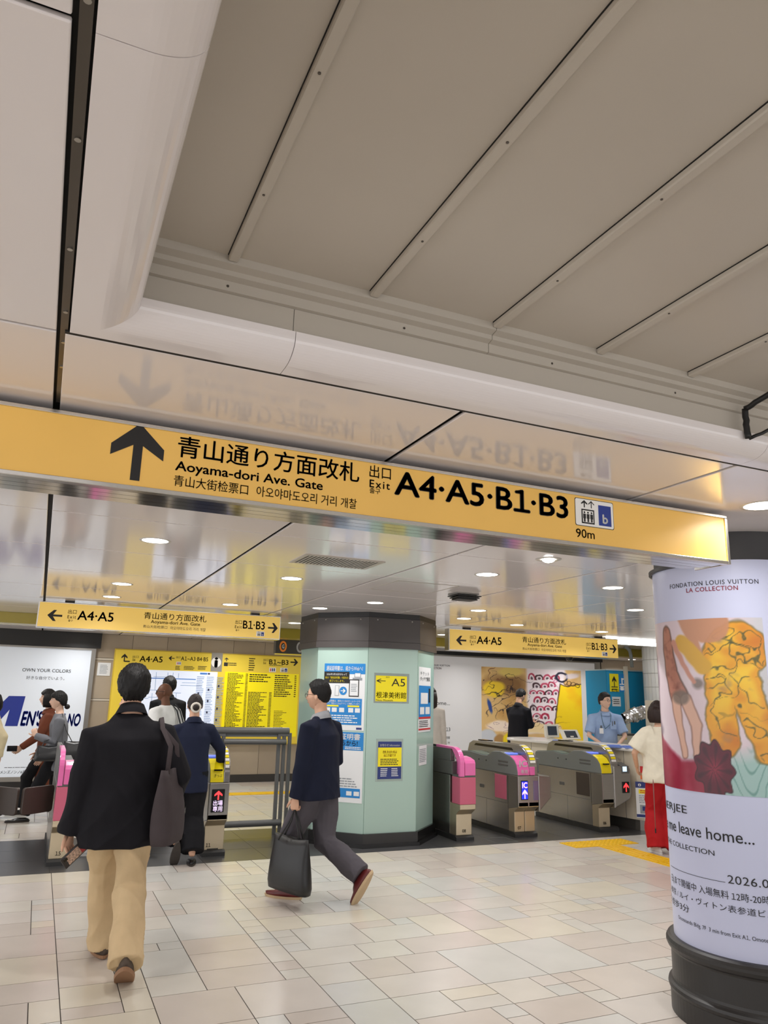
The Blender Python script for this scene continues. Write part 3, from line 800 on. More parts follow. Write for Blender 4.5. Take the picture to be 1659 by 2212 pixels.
class Face:
    """a vertical plane through P0 (x,y) along unit d; u runs to the right as seen from outside"""
    def __init__(s, a, b):
        s.P = Vector((a[0], a[1])); s.d = (Vector(b)-s.P).normalized(); s.n = Vector((s.d.y, -s.d.x))
        s.M = Matrix(((s.d.x, -s.n.x, 0, s.P.x), (s.d.y, -s.n.y, 0, s.P.y), (0, 0, 1, 0), (0, 0, 0, 1)))
    def uv(s, px, py):
        r = _ray(px, py); den = r[0]*s.n.x+r[1]*s.n.y; t = (s.P.x*s.n.x+s.P.y*s.n.y)/den
        q = Vector((t*r[0], t*r[1])); return ((q-s.P).dot(s.d), CAM_H+t*r[2])
    def fix(s, o):
        o.data.transform(s.M); return o
def faceof(Y): return Face((0, Y), (1, Y))
GREEK = random.Random(5)
def lines(parent, x0, x1, z0, z1, n, Y, m, F=None, fill=.8, name='print_line', h=.45):
    """unreadably small print: short dashes in rows, each row one part"""
    for i in range(n):
        z = z1-(i+.5)*(z1-z0)/n; hh = (z1-z0)/n*h*.5
        b = MB(); x = x0; end = x0+(x1-x0)*(fill+(1-fill)*GREEK.random())
        while x < end:
            w = min((x1-x0)*GREEK.uniform(.05, .16), end-x)
            b.add([(x, Y, z-hh), (x+w, Y, z-hh), (x+w, Y, z+hh), (x, Y, z+hh)], [(0, 1, 2, 3)]); x += w+(x1-x0)*.018
        o = b.build(name, m, parent)
        if F: F.fix(o)
def frect(F, name, x0, x1, z0, z1, Y, m, parent): return F.fix(rect(name, x0, x1, z0, z1, Y, m, parent))
def ftext(F, s, parent, x0, x1, z0, z1, Y, m, bold=.01, **k): return F.fix(text(s, parent, x0, x1, z0, z1, Y, m, bold, **k))
M_PAPER = mat('paper_white', (234, 236, 238), .4)
M_PBLUE = mat('poster_blue', (28, 132, 206), .4)
M_PYEL = mat('poster_yellow', (250, 232, 20), .4)
M_PDB = mat('poster_navy', (36, 52, 120), .4)
M_PRED = mat('poster_red', (206, 40, 44), .4)
M_PGREY = mat('poster_grey', (150, 156, 162), .4)
M_SLEEVE = mat('clear_sleeve', (214, 226, 220), .15, alpha=.35)
def sheet(name, lab, cat, F, x0, x1, z0, z1, m=None, th=.003):
    p = F.M @ Vector(((x0+x1)/2, 0, z0))
    t = thing(name, lab, cat, p)
    F.fix(box('sheet', (x0, x1, -th, 0, z0, z1), m or M_PAPER, t))
    return t
# faces of the octagon seen from the hall: k=4..7 ; front face is k=5 (normal -y)
FL = Face(*oct_face(4)); FF = Face(*oct_face(5)); FR = Face(*oct_face(6))
Yp = -.0045
# upper blue poster
x0, z1 = FL.uv(702, 1433); x1, _ = FL.uv(790, 1433); _, z0 = FL.uv(785.5, 1579)
t = sheet('poster', 'blue and white phone certificate poster, upper one on the pillar', 'poster', FL, x0, x1, z0, z1)
w, h = x1-x0, z1-z0
q = lambda u: x0+u*w
r_ = lambda v: z1-v*h
frect(FL, 'header_block', q(0), q(1), r_(.16), r_(0), Yp, M_PBLUE, t)
ftext(FL, '遅延証明書は、紙からWebへ!', t, q(.05), q(.94), r_(.11), r_(.035), Yp-.001, M_WHITE, .02)
frect(FL, 'black_block', q(0), q(.62), r_(.30), r_(.125), Yp-.001, M_INK, t)
ftext(FL, '2026年3月31日をもって', t, q(.06), q(.56), r_(.182), r_(.148), Yp-.002, M_WHITE, .02)
ftext(FL, '紙の「遅延証明書」の配布を', t, q(.03), q(.60), r_(.235), r_(.198), Yp-.002, M_PYEL, .02)
ftext(FL, '終了いたします。', t, q(.14), q(.5), r_(.285), r_(.248), Yp-.002, M_PYEL, .02)
frect(FL, 'laptop_drawing', q(.74), q(.90), r_(.21), r_(.135), Yp, M_PGREY, t); frect(FL, 'laptop_screen', q(.755), q(.885), r_(.20), r_(.145), Yp-.001, M_PAPER, t)
frect(FL, 'laptop_base', q(.70), q(.93), r_(.255), r_(.215), Yp, M_PGREY, t)
frect(FL, 'phone_drawing', q(.62), q(.86), r_(.50), r_(.24), Yp-.001, M_INK, t); frect(FL, 'phone_screen', q(.64), q(.84), r_(.485), r_(.255), Yp-.002, M_PAPER, t)
lines(t, q(.67), q(.82), r_(.43), r_(.30), 5, Yp-.003, M_PGREY, FL)
FL.fix(disc('round_badge', q(.48), r_(.415), .06*w*1.5, Yp-.001, M_PBLUE, t)); FL.fix(arrow(t, q(.42), q(.54), r_(.445), r_(.385), Yp-.002, M_WHITE, rot=-90))
frect(FL, 'paper_drawing', q(.28), q(.38), r_(.49), r_(.335), Yp-.001, M_PGREY, t); frect(FL, 'paper_inside', q(.29), q(.37), r_(.485), r_(.34), Yp-.002, M_PAPER, t)
frect(FL, 'lower_block', q(.0), q(.94), r_(.92), r_(.53), Yp, M_PBLUE, t)
for k in range(2): ftext(FL, ['遅延証明書は、東京メトロのホームページや', 'アプリ「東京メトロmy!アプリ」に掲載しています。'][k], t, q(.06), q(.90), r_(.585+.04*k), r_(.552+.04*k), Yp-.001, M_WHITE, .015)
for u in (.10, .60): frect(FL, 'yellow_tab', q(u), q(u+.28), r_(.655), r_(.63), Yp-.001, M_PYEL, t)
for u in (.06, .22, .40, .62, .78): frect(FL, 'small_picture', q(u), q(u+.12), r_(.735), r_(.67), Yp-.001, M_PAPER, t)
lines(t, q(.08), q(.88), r_(.90), r_(.77), 4, Yp-.001, M_WHITE, FL)
frect(FL, 'corner_mark', q(.82), q(.95), r_(.985), r_(.955), Yp, M_PDB, t)
# lower poster
xb1, zb1 = FL.uv(786, 1583); _, zb0 = FL.uv(780, 1736); xb0 = x0+.02
t = sheet('poster', 'white poster with blue heading, lower one on the pillar behind the walking man', 'poster', FL, xb0, xb1, zb0, zb1)
w = xb1-xb0; h = zb1-zb0; q = lambda u: xb0+u*w; r_ = lambda v: zb1-v*h
frect(FL, 'header_block', q(0), q(1), r_(.26), r_(0), Yp, M_PBLUE, t)
ftext(FL, '遅延証明書', t, q(.08), q(.92), r_(.11), r_(.02), Yp-.001, M_WHITE, .02)
ftext(FL, 'こちらから!', t, q(.20), q(.86), r_(.195), r_(.12), Yp-.001, M_INK, .02)
lines(t, q(.55), q(.95), r_(.25), r_(.205), 2, Yp-.001, M_WHITE, FL)
lines(t, q(.1), q(.9), r_(.79), r_(.65), 4, Yp, M_PGREY, FL)
frect(FL, 'lower_block', q(.05), q(.95), r_(.93), r_(.80), Yp, M_PBLUE, t)
for u in (.3, .62, .8): frect(FL, 'small_picture', q(u), q(u+.13), r_(.90), r_(.84), Yp-.001, M_PAPER, t)
frect(FL, 'corner_mark', q(.12), q(.3), r_(.965), r_(.94), Yp, M_PDB, t)
# A5 notice
x0, z1 = FF.uv(812, 1459); x1, z0 = FF.uv(878, 1516)
t = sheet('notice', 'yellow notice with arrow and A5 on the pillar front', 'notice', FF, x0, x1, z0, z1, M_PYEL)
w = x1-x0; h = z1-z0; q = lambda u: x0+u*w; r_ = lambda v: z1-v*h
FF.fix(box('sleeve', (x0-.02, x1+.03, -.0015, 0, z0-.02, z1+.03), M_SLEEVE, t))
FF.fix(arrow(t, q(.02), q(.31), r_(.29), r_(.12), Yp, M_INK, rot=90, slim=True))
ftext(FF, '出口', t, q(.32), q(.43), r_(.08), r_(.02), Yp, M_INK, .0)
ftext(FF, 'A5', t, q(.50), q(.94), r_(.40), r_(.10), Yp, M_INK, -.004)
ftext(FF, '根津美術館', t, q(.02), q(.98), r_(.88), r_(.63), Yp, M_INK, .004)
ftext(FF, 'Nezu Museum', t, q(.02), q(.55), r_(.99), r_(.92), Yp, M_INK, .0)
# information notice
x0, z1 = FF.uv(817, 1602); x1, z0 = FF.uv(866, 1682)
t = sheet('notice', 'yellow and blue information notice low on the pillar front', 'notice', FF, x0, x1, z0, z1, M_PDB)
w = x1-x0; h = z1-z0; q = lambda u: x0+u*w; r_ = lambda v: z1-v*h
FF.fix(box('sleeve', (x0-.025, x1+.02, -.0015, 0, z0-.025, z1+.03), M_SLEEVE, t))
frect(FF, 'yellow_block', q(0), q(1), r_(.67), r_(.16), Yp, M_PYEL, t)
ftext(FF, 'お知らせ Information', t, q(.08), q(.92), r_(.13), r_(.06), Yp, M_WHITE, .015)
ftext(FF, '改札を出た先は', t, q(.20), q(.8), r_(.32), r_(.24), Yp-.001, M_PRED, .012); ftext(FF, '出口方面です', t, q(.24), q(.76), r_(.41), r_(.335), Yp-.001, M_PRED, .012)
lines(t, q(.1), q(.9), r_(.64), r_(.45), 4, Yp-.001, M_INK, FF)
for u in (.12, .58): lines(t, q(u), q(u+.3), r_(.94), r_(.70), 5, Yp, M_PAPER, FF)
# right face poster and small notice
x0, z1 = FR.uv(905, 1440); x1, _ = FR.uv(930, 1443); _, z0 = FR.uv(906, 1582)
t = sheet('poster', 'tall white and blue poster on the right face of the pillar', 'poster', FR, x0, x1, z0, z1)
w = x1-x0; h = z1-z0; q = lambda u: x0+u*w; r_ = lambda v: z1-v*h
ftext(FR, 'チケット', t, q(.1), q(.85), r_(.13), r_(.07), Yp, M_PGREY, .01); ftext(FR, 'タッチで乗車', t, q(.1), q(.92), r_(.22), r_(.15), Yp, M_INK, .01)
frect(FR, 'blue_block', q(0), q(1), r_(.80), r_(.29), Yp, M_PBLUE, t)
for a in ((.15, .75, .40, .57), (.1, .45, .62, .73), (.55, .92, .62, .73)): frect(FR, 'white_panel', q(a[0]), q(a[1]), r_(a[3]), r_(a[2]), Yp-.001, M_PAPER, t)
frect(FR, 'red_band', q(0), q(1), r_(.80), r_(.77), Yp-.001, M_PRED, t); lines(t, q(.05), q(.9), r_(.93), r_(.82), 4, Yp, M_INK, FR); frect(FR, 'red_band', q(0), q(1), r_(.97), r_(.945), Yp-.001, M_PRED, t)
frect(FR, 'figure_mark', q(.82), q(.95), r_(.55), r_(.33), Yp-.002, M_INK, t)
x0, z1 = FR.uv(905, 1612); x1, _ = FR.uv(921, 1613); _, z0 = FR.uv(906, 1654)
t = sheet('notice', 'small white typed notice on the right face of the pillar', 'notice', FR, x0, x1, z0, z1)
lines(t, x0+.01, x1-.01, z0+.03, z1-.03, 8, Yp, M_PGREY, FR)

# ================================================================== MAP BOARD ON THE FAR WALL
BY = 14.13
def bx(px, py=1500): return at(px, py, BY).x
def bz(px, py): return at(px, py, BY).z
def bc(x, y): return (230+x/3.7705, 1380+y/3.7705)       # survey sheet of the board
B = thing('map_board', 'large yellow exit guide board with area map and lists of places', 'sign board', (2.9, 14.15, .66))
M_BY1 = mat('board_ochre', (228, 200, 66), .35, emit=.12); M_BY2 = mat('board_yellow', (252, 232, 0), .35, emit=.16)
X0, X1, Z0, Z1 = 1.16, 4.57, .68, 2.265
box('frame', (X0-.02, X1+.02, BY+.004, 14.19, Z0-.02, Z1+.02), mat('board_frame', (214, 186, 60), .35), B, bevel=.004)
box('board_face', (X0, X1, BY, BY+.01, Z0, Z1), M_BY1, B)
px = lambda x, y: at(*bc(x, y), BY)
mx0, mx1 = px(290, 255).x, px(905, 265).x; mz1 = px(600, 261).z; mz0 = .78
box('map_lightbox', (mx0, mx1, BY-.012, BY+.002, mz0, mz1), mat('map_backlight', (216, 224, 242), .3, emit=.42), B)
M_MAPL = mat('map_grey', (140, 158, 188), .4, emit=.2); M_MAPB = mat('map_blue', (70, 120, 190), .4, emit=.3); M_MAPD = mat('map_dark', (60, 64, 90), .4)
mr = random.Random(3)
for k in range(26):
    u = mr.uniform(.03, .55); v = mr.uniform(.05, .9)
    if k % 2: rect('map_street', mx0+u*(mx1-mx0), mx0+(u+mr.uniform(.05, .28))*(mx1-mx0), mz0+v*(mz1-mz0), mz0+v*(mz1-mz0)+.008, BY-.014, M_MAPL, B)
    else: rect('map_street', mx0+u*(mx1-mx0), mx0+u*(mx1-mx0)+.008, mz0+v*(mz1-mz0), mz0+min(.97, v+mr.uniform(.05, .3))*(mz1-mz0), BY-.014, M_MAPL, B)
rect('map_heading', mx0+.05, mx0+.95, mz1-.15, mz1-.135, BY-.014, M_MAPB, B)
for k in range(3):
    lines(B, mx0+.97+.18*k, mx0+1.11+.18*k, mz0+.05, mz1-.08, 34, BY-.014, M_MAPL, fill=.7)
    for j in range(4): rect('map_symbol', mx0+1.0+.18*k, mx0+1.03+.18*k, mz0+.15+.2*j+.07*k, mz0+.19+.2*j+.07*k, BY-.015, M_MAPD, B)
rect('map_tag', mx0+1.02, mx0+1.15, mz1-.05, mz1-.02, BY-.015, M_MAPB, B); rect('map_tag', mx0+1.16, mx0+1.2, mz1-.05, mz1-.02, BY-.015, M_MAPD, B)
# header
def bt(s, L, R, T, Bm, bold=.01, m=M_INK, **k): textp(s, B, BY, bc(*L), bc(*R), bc(*T), bc(*Bm), m, bold, off=.003, **k)
def ba(x0, y0, x1, y1, rot): arrow(B, px(x0, y1).x, px(x1, y1).x, px(x0, y1).z, px(x0, y0).z, BY-.003, M_INK, rot=rot)
bt('出口', (213, 145), (262, 145), (235, 136), (235, 156), 0); bt('Exit', (213, 168), (236, 168), (220, 160), (220, 180), .01)
bt('A4·A5', (270, 160), (458, 165), (290, 138), (290, 187), .015)
arrow(B, px(122, 150).x, px(172, 150).x, px(150, 185).z, px(150, 122).z, BY-.003, M_INK); rect('arrow_tail', px(146, 180).x, px(190, 180).x, px(160, 188).z, px(160, 178).z, BY-.003, M_INK, B)
ba(505, 140, 553, 174, 90)
bt('出口', (568, 148), (602, 148), (580, 141), (580, 158), 0); bt('A1~A3·B4·B5', (607, 160), (828, 165), (620, 143), (620, 176), .012)
rect('pictogram', px(568, 195).x, px(608, 195).x, px(580, 212).z, px(580, 186).z, BY-.003, M_WHITE, B)
for x in (575, 586, 597): rect('pictogram_figure', px(x, 200).x, px(x+6, 200).x, px(x, 208).z, px(x, 190).z, BY-.004, (M_PRED, M_PDB, M_PDB)[(x-575)//11], B)
for (a, b) in ((560, 600), (630, 725), (745, 820)): lines(B, px(a, 235).x, px(b, 235).x, px(a, 252).z, px(a, 218).z, 3, BY-.003, M_INK, fill=.7)
box('info_panel', (px(853, 190).x, px(943, 190).x, BY-.004, BY+.002, px(890, 266).z, px(890, 113).z), mat('board_grey', (150, 146, 140), .4), B)
c = px(893, 192); disc('info_disc', c.x, c.z, px(933, 192).x-c.x, BY-.006, M_WHITE, B); text('i', B, c.x-.035, c.x+.035, c.z-.095, c.z+.095, BY-.008, M_INK, .05)
# right panel
box('list_panel', (px(950, 500).x, px(1556, 500).x, BY-.006, BY+.002, .80, px(1250, 277).z), M_BY2, B)
bt('B1~B3', (1325, 188), (1482, 190), (1340, 167), (1340, 208), .015); ba(1497, 162, 1558, 218, -90)
bt('出口', (1278, 172), (1320, 172), (1290, 162), (1290, 182), 0); bt('Exit', (1278, 195), (1300, 195), (1285, 187), (1285, 206), .01)
rect('pictogram', px(1325, 250).x, px(1380, 250).x, px(1340, 270).z, px(1340, 234).z, BY-.003, M_WHITE, B); elevator(B, px(1415, 250).x, px(1475, 250).x, px(1440, 272).z, px(1440, 236).z, BY-.003, False)
for x in (1332, 1347, 1362): rect('pictogram_figure', px(x, 250).x, px(x+9, 250).x, px(x, 264).z, px(x, 240).z, BY-.004, (M_PRED, M_PDB, M_PDB)[(x-1332)//15], B)
ba(962, 152, 992, 182, 0); rect('pictogram', px(957, 205).x, px(988, 205).x, px(970, 222).z, px(970, 192).z, BY-.003, M_INK, B)
lines(B, px(990, 200).x, px(1075, 200).x, px(1000, 220).z, px(1000, 190).z, 2, BY-.003, M_INK); lines(B, px(1160, 200).x, px(1215, 200).x, px(1180, 262).z, px(1180, 152).z, 6, BY-.003, M_INK, fill=.7); lines(B, px(1325, 215).x, px(1460, 215).x, px(1380, 222).z, px(1380, 212).z, 1, BY-.003, M_INK)
zt = px(1250, 285).z
lines(B, px(972, 500).x, px(1110, 500).x, .84, zt, 44, BY-.008, M_INK, fill=.45, h=.5)
lines(B, px(1120, 500).x, px(1140, 500).x, .84, zt, 44, BY-.008, M_INK, fill=.9, h=.5)
lines(B, px(1165, 290).x, px(1340, 290).x, zt-.16, zt, 4, BY-.008, M_INK, fill=.6, h=.5)
lines(B, px(1150, 500).x, px(1310, 500).x, .84, zt-.33, 30, BY-.008, M_INK, fill=.5, h=.5); lines(B, px(1320, 500).x, px(1342, 500).x, .84, zt-.33, 30, BY-.008, M_INK, fill=.9, h=.5)
lines(B, px(1368, 350).x, px(1520, 350).x, zt-.42, zt, 11, BY-.008, M_INK, fill=.55, h=.5); lines(B, px(1530, 350).x, px(1545, 350).x, zt-.42, zt, 11, BY-.008, M_INK, fill=.9, h=.5)
lines(B, px(1362, 600).x, px(1470, 600).x, .9, zt-.66, 14, BY-.008, M_INK, fill=.4, h=.35)

# small notice on the wall
p0 = at(212, 1431, 14.18); p1 = at(237, 1460, 14.18)
t = thing('notice', 'small white notice on the beige wall left of the yellow board', 'notice', (p0.x, 14.18, p1.z))
box('sheet', (p0.x, p1.x, 14.178, 14.187, p1.z, p0.z), M_PAPER, t); lines(t, p0.x+.04, p1.x-.04, p1.z+.03, p0.z-.03, 7, 14.1765, M_PGREY)

# ================================================================== LEFT MAGAZINE POSTER
AY = 14.11
A = thing('advert_lightbox', 'white magazine poster lightbox with big navy letters on the left wall', 'poster', (-.8, 14.15, .08))
M_AD = mat('advert_white', (214, 221, 230), .3, emit=.16); M_NAVY = mat('navy_print', (28, 48, 140), .4, emit=.05)
M_FRM = mat('advert_frame', (150, 147, 142), .3, metal=.7)
box('panel', (-2.9, .76, AY, 14.19, .17, 2.235), M_AD, A)
for b in ((-2.96, .83, .1, .17), (-2.96, .83, 2.235, 2.265)): box('frame_bar', (b[0], b[1], AY-.03, 14.19, b[2], b[3]), M_FRM, A)
box('frame_bar', (.76, .83, AY-.03, 14.19, .17, 2.235), M_FRM, A); box('frame_bar', (-2.96, -2.9, AY-.03, 14.19, .17, 2.235), M_FRM, A)
box('black_valance', (-3, .9, AY-.05, 14.19, 2.27, 2.53), M_BLACK, A)
ac = lambda x, y: (x/6.381, 1440+y/6.381)
def adt(s, L, R, T, Bm, m=M_INKG, bold=0, **k): textp(s, A, AY, ac(*L), ac(*R), ac(*T), ac(*Bm), m, bold, off=.003, **k)
adt('OWN YOUR COLORS', (308, 45), (977, 60), (330, 20), (330, 66), bold=.004)
adt('好きな自分でいよう。', (362, 150), (890, 160), (380, 126), (380, 174), bold=.003)
pa = lambda x, y: at(*ac(x, y), AY)
zt, zb = pa(200, 405).z, pa(200, 820).z
def mp(x, y): return (pa(x, 610).x, zb+(820-y)/415*(zt-zb))
poly('big_letter', [mp(*p) for p in ((325, 405), (268, 820), (95, 820), (130, 595), (-40, 820), (-110, 820), (-215, 595), (-250, 820), (-420, 820), (-365, 405), (-190, 405), (-110, 640), (95, 405))], AY-.003, M_NAVY, A)
adt("EN'S", (285, 730), (592, 735), (500, 604), (400, 822), M_NAVY, .05, shear=.22)
adt('NON-NO', (615, 730), (1110, 735), (700, 640), (700, 824), M_NAVY, .05, shear=.22)
adt('メンズノンノ6月号 創刊40周年', (0, 1455), (640, 1462), (100, 1430), (100, 1478), bold=.004, shear=.15)
lines(A, pa(60, 1390).x, pa(500, 1390).x, pa(100, 1400).z, pa(100, 1384).z, 1, AY-.003, M_INKG, fill=1)

# ================================================================== RIGHT EXHIBITION POSTER
EY = 14.11
E_ = thing('advert_lightbox', 'wide white exhibition poster lightbox with yellow abstract painting on far wall', 'poster', (9.4, 14.15, .08))
M_AD2 = mat('advert_warm_white', (210, 208, 208), .3, emit=.12)
ec = lambda x, y: (920+x/4.1475, 1400+y/4.1475)
pe = lambda x, y: at(*ec(x, y), EY)
exr = pe(1520, 400).x
box('panel', (6.2, exr, EY, 14.19, .15, 2.43), M_AD2, E_)
for b in ((6.14, exr+.14, .08, .15), (6.14, exr+.14, 2.43, 2.46)): box('frame_bar', (b[0], b[1], EY-.03, 14.19, b[2], b[3]), M_FRM, E_)
box('frame_bar', (exr, exr+.14, EY-.03, 14.19, .15, 2.43), M_FRM, E_)
box('black_valance', (6.1, exr+.2, EY-.05, 14.19, 2.463, 2.53), M_BLACK, E_)
struct(box('door_1', (exr+.45, exr+1.15, 14.14, 14.19, 0, 2.1), mat('door_brown', (96, 84, 72), .4)))
ax0, ax1 = pe(498, 500).x, pe(1397, 500).x; az1 = .5*(pe(498, 163).z+pe(1385, 205).z); az0 = pe(512, 865).z-.05
def art_wall(u, v):
    a = fbm(u, v, 1.5, 21); b = fbm(u, v, 2.6, 33); w1 = u+.02*a; w2 = v+.02*b
    c = np.tile(np.array([214, 178, 120.]), (len(u), 1))
    c = blend(c, (178, 128, 64), np.clip(a*.9, 0, 1)); c = blend(c, (120, 84, 50), soft(ell(w1, w2, .25, .78, .2, .12), .1)*.8)
    c = blend(c, (232, 196, 56), soft(ell(w1, w2, .12, .72, .10, .10), .03)); c = blend(c, (222, 196, 110), soft(ell(w1, w2, .28, .95, .12, .07), .03))
    # pale field with arches
    d = np.maximum(np.maximum(.44-w1, w1-.82), .16-w2); c = blend(c, (234, 222, 226), soft(d, .03))
    for j in range(7):
        for i in range(4):
            cx = .50+.075*i+(.037 if j % 2 else 0)+.01*j*0; cy = .88-.10*j
            if cx > .74 or (j > 4 and cx > .66): continue
            rr = np.hypot((w1-cx)*1.25, w2-cy)
            inside = (w2 > cy-.02)
            c = blend(c, ((168, 40, 70), (60, 34, 40), (190, 70, 100))[(i+j) % 3], soft(np.abs(rr-.042)-.009, .008)*inside)
            c = blend(c, (50, 30, 40), soft(rr-.016, .01)*inside*.8)
    c = blend(c, (206, 110, 150), soft(np.abs(np.sin(18*w1+9*w2+4*a))-.12, .1)*soft(ell(w1, w2, .70, .72, .08, .2), .05)*.8)
    # bright yellow mass at right
    d = np.maximum(.70+.13*(w2-.2)-w1-.0, w2-.80-.02*np.sin(w1*20)); d = np.maximum(d, -(w1-.66)*1-(-.02)-.10*(w2 < .2))
    c = blend(c, (60, 40, 30), soft(d-.01, .012)); c = blend(c, (238, 204, 34), soft(d, .01)); c = blend(c, (232, 160, 30), soft(d, .01)*np.clip(a*1.1-.1, 0, 1)*.8)
    c = blend(c, (40, 40, 60), soft(np.abs(ell(w1, w2, .79, .90, .06, .06))-.012, .01)); c = blend(c, (214, 206, 220), soft(ell(w1, w2, .90, .93, .09, .04, 15), .02)*.8)
    for k in range(4): c = blend(c, (70, 50, 30), soft(np.abs(np.hypot((w1-.84-.04*k)*1.2, w2-.83+.01*k)-.025)-.004, .006))
    # lower left shapes
    c = blend(c, (236, 210, 160), soft(seg(w1, w2, .40, .24, .72, .22, .06, .07), .02)); c = blend(c, (240, 220, 200), soft(ell(w1, w2, .17, .26, .13, .06), .02))
    c = blend(c, (196, 198, 204), soft(ell(w1, w2, .05, .10, .09, .12), .02)); c = blend(c, (170, 130, 80), soft(ell(w1, w2, .16, .08, .05, .09), .015)); c = blend(c, (236, 206, 40), soft(ell(w1, w2, .25, .09, .055, .10), .015))
    c = blend(c, (222, 150, 160), soft(ell(w1, w2, .56, .08, .10, .08), .03)*np.clip(b+.5, 0, 1))
    # dark looping strands
    s1 = np.abs(np.sin(9*w1+5*np.sin(5*w2)+2.2*a)); c = blend(c, (40, 34, 44), soft(s1-.10, .08)*soft(ell(w1, w2, .20, .55, .22, .2, 30), .06)*.9)
    s2 = np.abs(np.sin(12*w2-6*w1+2*b)); c = blend(c, (140, 36, 40), soft(s2-.09, .08)*soft(ell(w1, w2, .10, .70, .12, .1), .04))
    c = blend(c, (50, 76, 140), soft(ell(w1, w2, .07, .50, .02, .09, 10), .01))
    for (f1, f2, k1, cc, cx, cy, rx, ry, wd) in ((7, 3, 4.0, (36, 28, 34), .24, .80, .26, .16, .10), (5, 9, 3.2, (90, 40, 30), .18, .92, .2, .08, .12), (11, 4, 5.0, (30, 26, 40), .30, .55, .2, .18, .09), (4, 13, 3.0, (120, 84, 40), .62, .30, .2, .08, .12)):
        q = np.abs(np.sin(f1*w1*1.5+k1*np.sin(f2*w2+1.3*a)+2.4*b)); c = blend(c, cc, soft(q-wd, .07)*soft(ell(w1, w2, cx, cy, rx, ry), .05)*.85)
    s3 = np.abs(np.sin(22*w1+16*w2+3*b)); c = blend(c, (96, 50, 90), soft(s3-.10, .08)*soft(ell(w1, w2, .2, .25, .16, .07), .03)*.6)
    return c
grid_print('painting_print', art_wall, lambda u, v: np.stack([ax0+u*(ax1-ax0), 0*u+EY-.003, az0+v*(az1-az0)], -1), 230, 180, print_mat('wall_print', .12, .35), E_)
def et(s, R, T, Bm, wpx, m=M_INK, bold=0, **k): textp(s, E_, EY, ec(R[0]-wpx, R[1]), ec(*R), ec(*T), ec(*Bm), m, bold, off=.003, **k)
et('FONDATION LOUIS VUITTON', (215, 158), (200, 150), (200, 166), 300, M_INKG, .004); et('LA COLLECTION', (138, 180), (130, 172), (130, 190), 165, M_INKR, .01)
et('e me leave home...', (215, 490), (90, 474), (90, 508), 390); et('2026.09.13', (218, 730), (200, 712), (200, 744), 180, bold=-.004)
et('12時-20時開館', (215, 802), (200, 790), (200, 814), 150); et('ルイ・ヴィトン表参道ビル 7F', (215, 850), (200, 836), (200, 862), 330)

# ================================================================== TICKET GATES
M_GSTEEL = mat('gate_steel', (160, 157, 152), 0.27, metal=.9, bump=.02, bscale=150, stretch=(1, 1, 25), var=.05, vscale=5)
M_GFRONT = mat('gate_front_steel', (196, 182, 156), 0.32, metal=.75, bump=.02, bscale=150)
M_GDARK = mat('gate_dark_grey', (92, 92, 90), .4)
M_GGREY = mat('gate_mid_grey', (120, 124, 122), .35)
M_SKIRT = mat('gate_skirt', (44, 44, 44), .5)
M_PINK = mat('gate_pink', (236, 110, 178), .3, coat=.4)
M_PINKD = mat('gate_dusty_pink', (206, 100, 128), .35)
M_GYEL = mat('gate_yellow', (248, 226, 10), .3)
M_SCREEN = mat('screen_black', (10, 10, 14), .15)
M_LEDR = mat('led_red', (255, 56, 60), .4, emit=1.3)
M_LEDW = mat('led_white', (240, 214, 255), .4, emit=1.0)
M_LEDB = mat('led_blue', (30, 50, 235), .4, emit=.8)
M_LEDP = mat('led_pink', (255, 190, 235), .4, emit=.9)
M_READER = mat('reader_blue', (110, 130, 236), .25, emit=.5)
M_SLOT = mat('slot_black', (12, 12, 14), .1)
M_FLAP = mat('flap_brown', (66, 56, 50), .45)
FY = 8.06                                     # front line of the gates
def gate_root(lab, x0, x1): return thing('ticket_gate', lab, 'ticket gate', ((x0+x1)/2, FY+.7, 0), 'ticket gates in a row')
def skirt(t, x0, x1, y0, y1): MB().prism([(y0-.03, 0), (y0-.03, .035), (y0, .055), (y1, .055), (y1, 0)], x0-.012, x1+.012, 'x').build('skirt', M_SKIRT, t)
def foot(t, x0, x1, n=1):
    for i in range(n):
        a = x0+(x1-x0)*i/n; b = x0+(x1-x0)*(i+1)/n
        MB().prism([(FY, .055), (FY, .285), (FY-.09, .345), (FY-.09, .40), (FY+.2, .40), (FY+.2, .055)], a+.002, b-.002, 'x').build('front_foot', M_GFRONT, t, bevel=.006)
def number(t, s, x, z=.085, h=.035): text(s, t, x-.017*len(s)*.7, x+.017*len(s)*.7, z, z+h, FY-.0025, M_INK, .01)
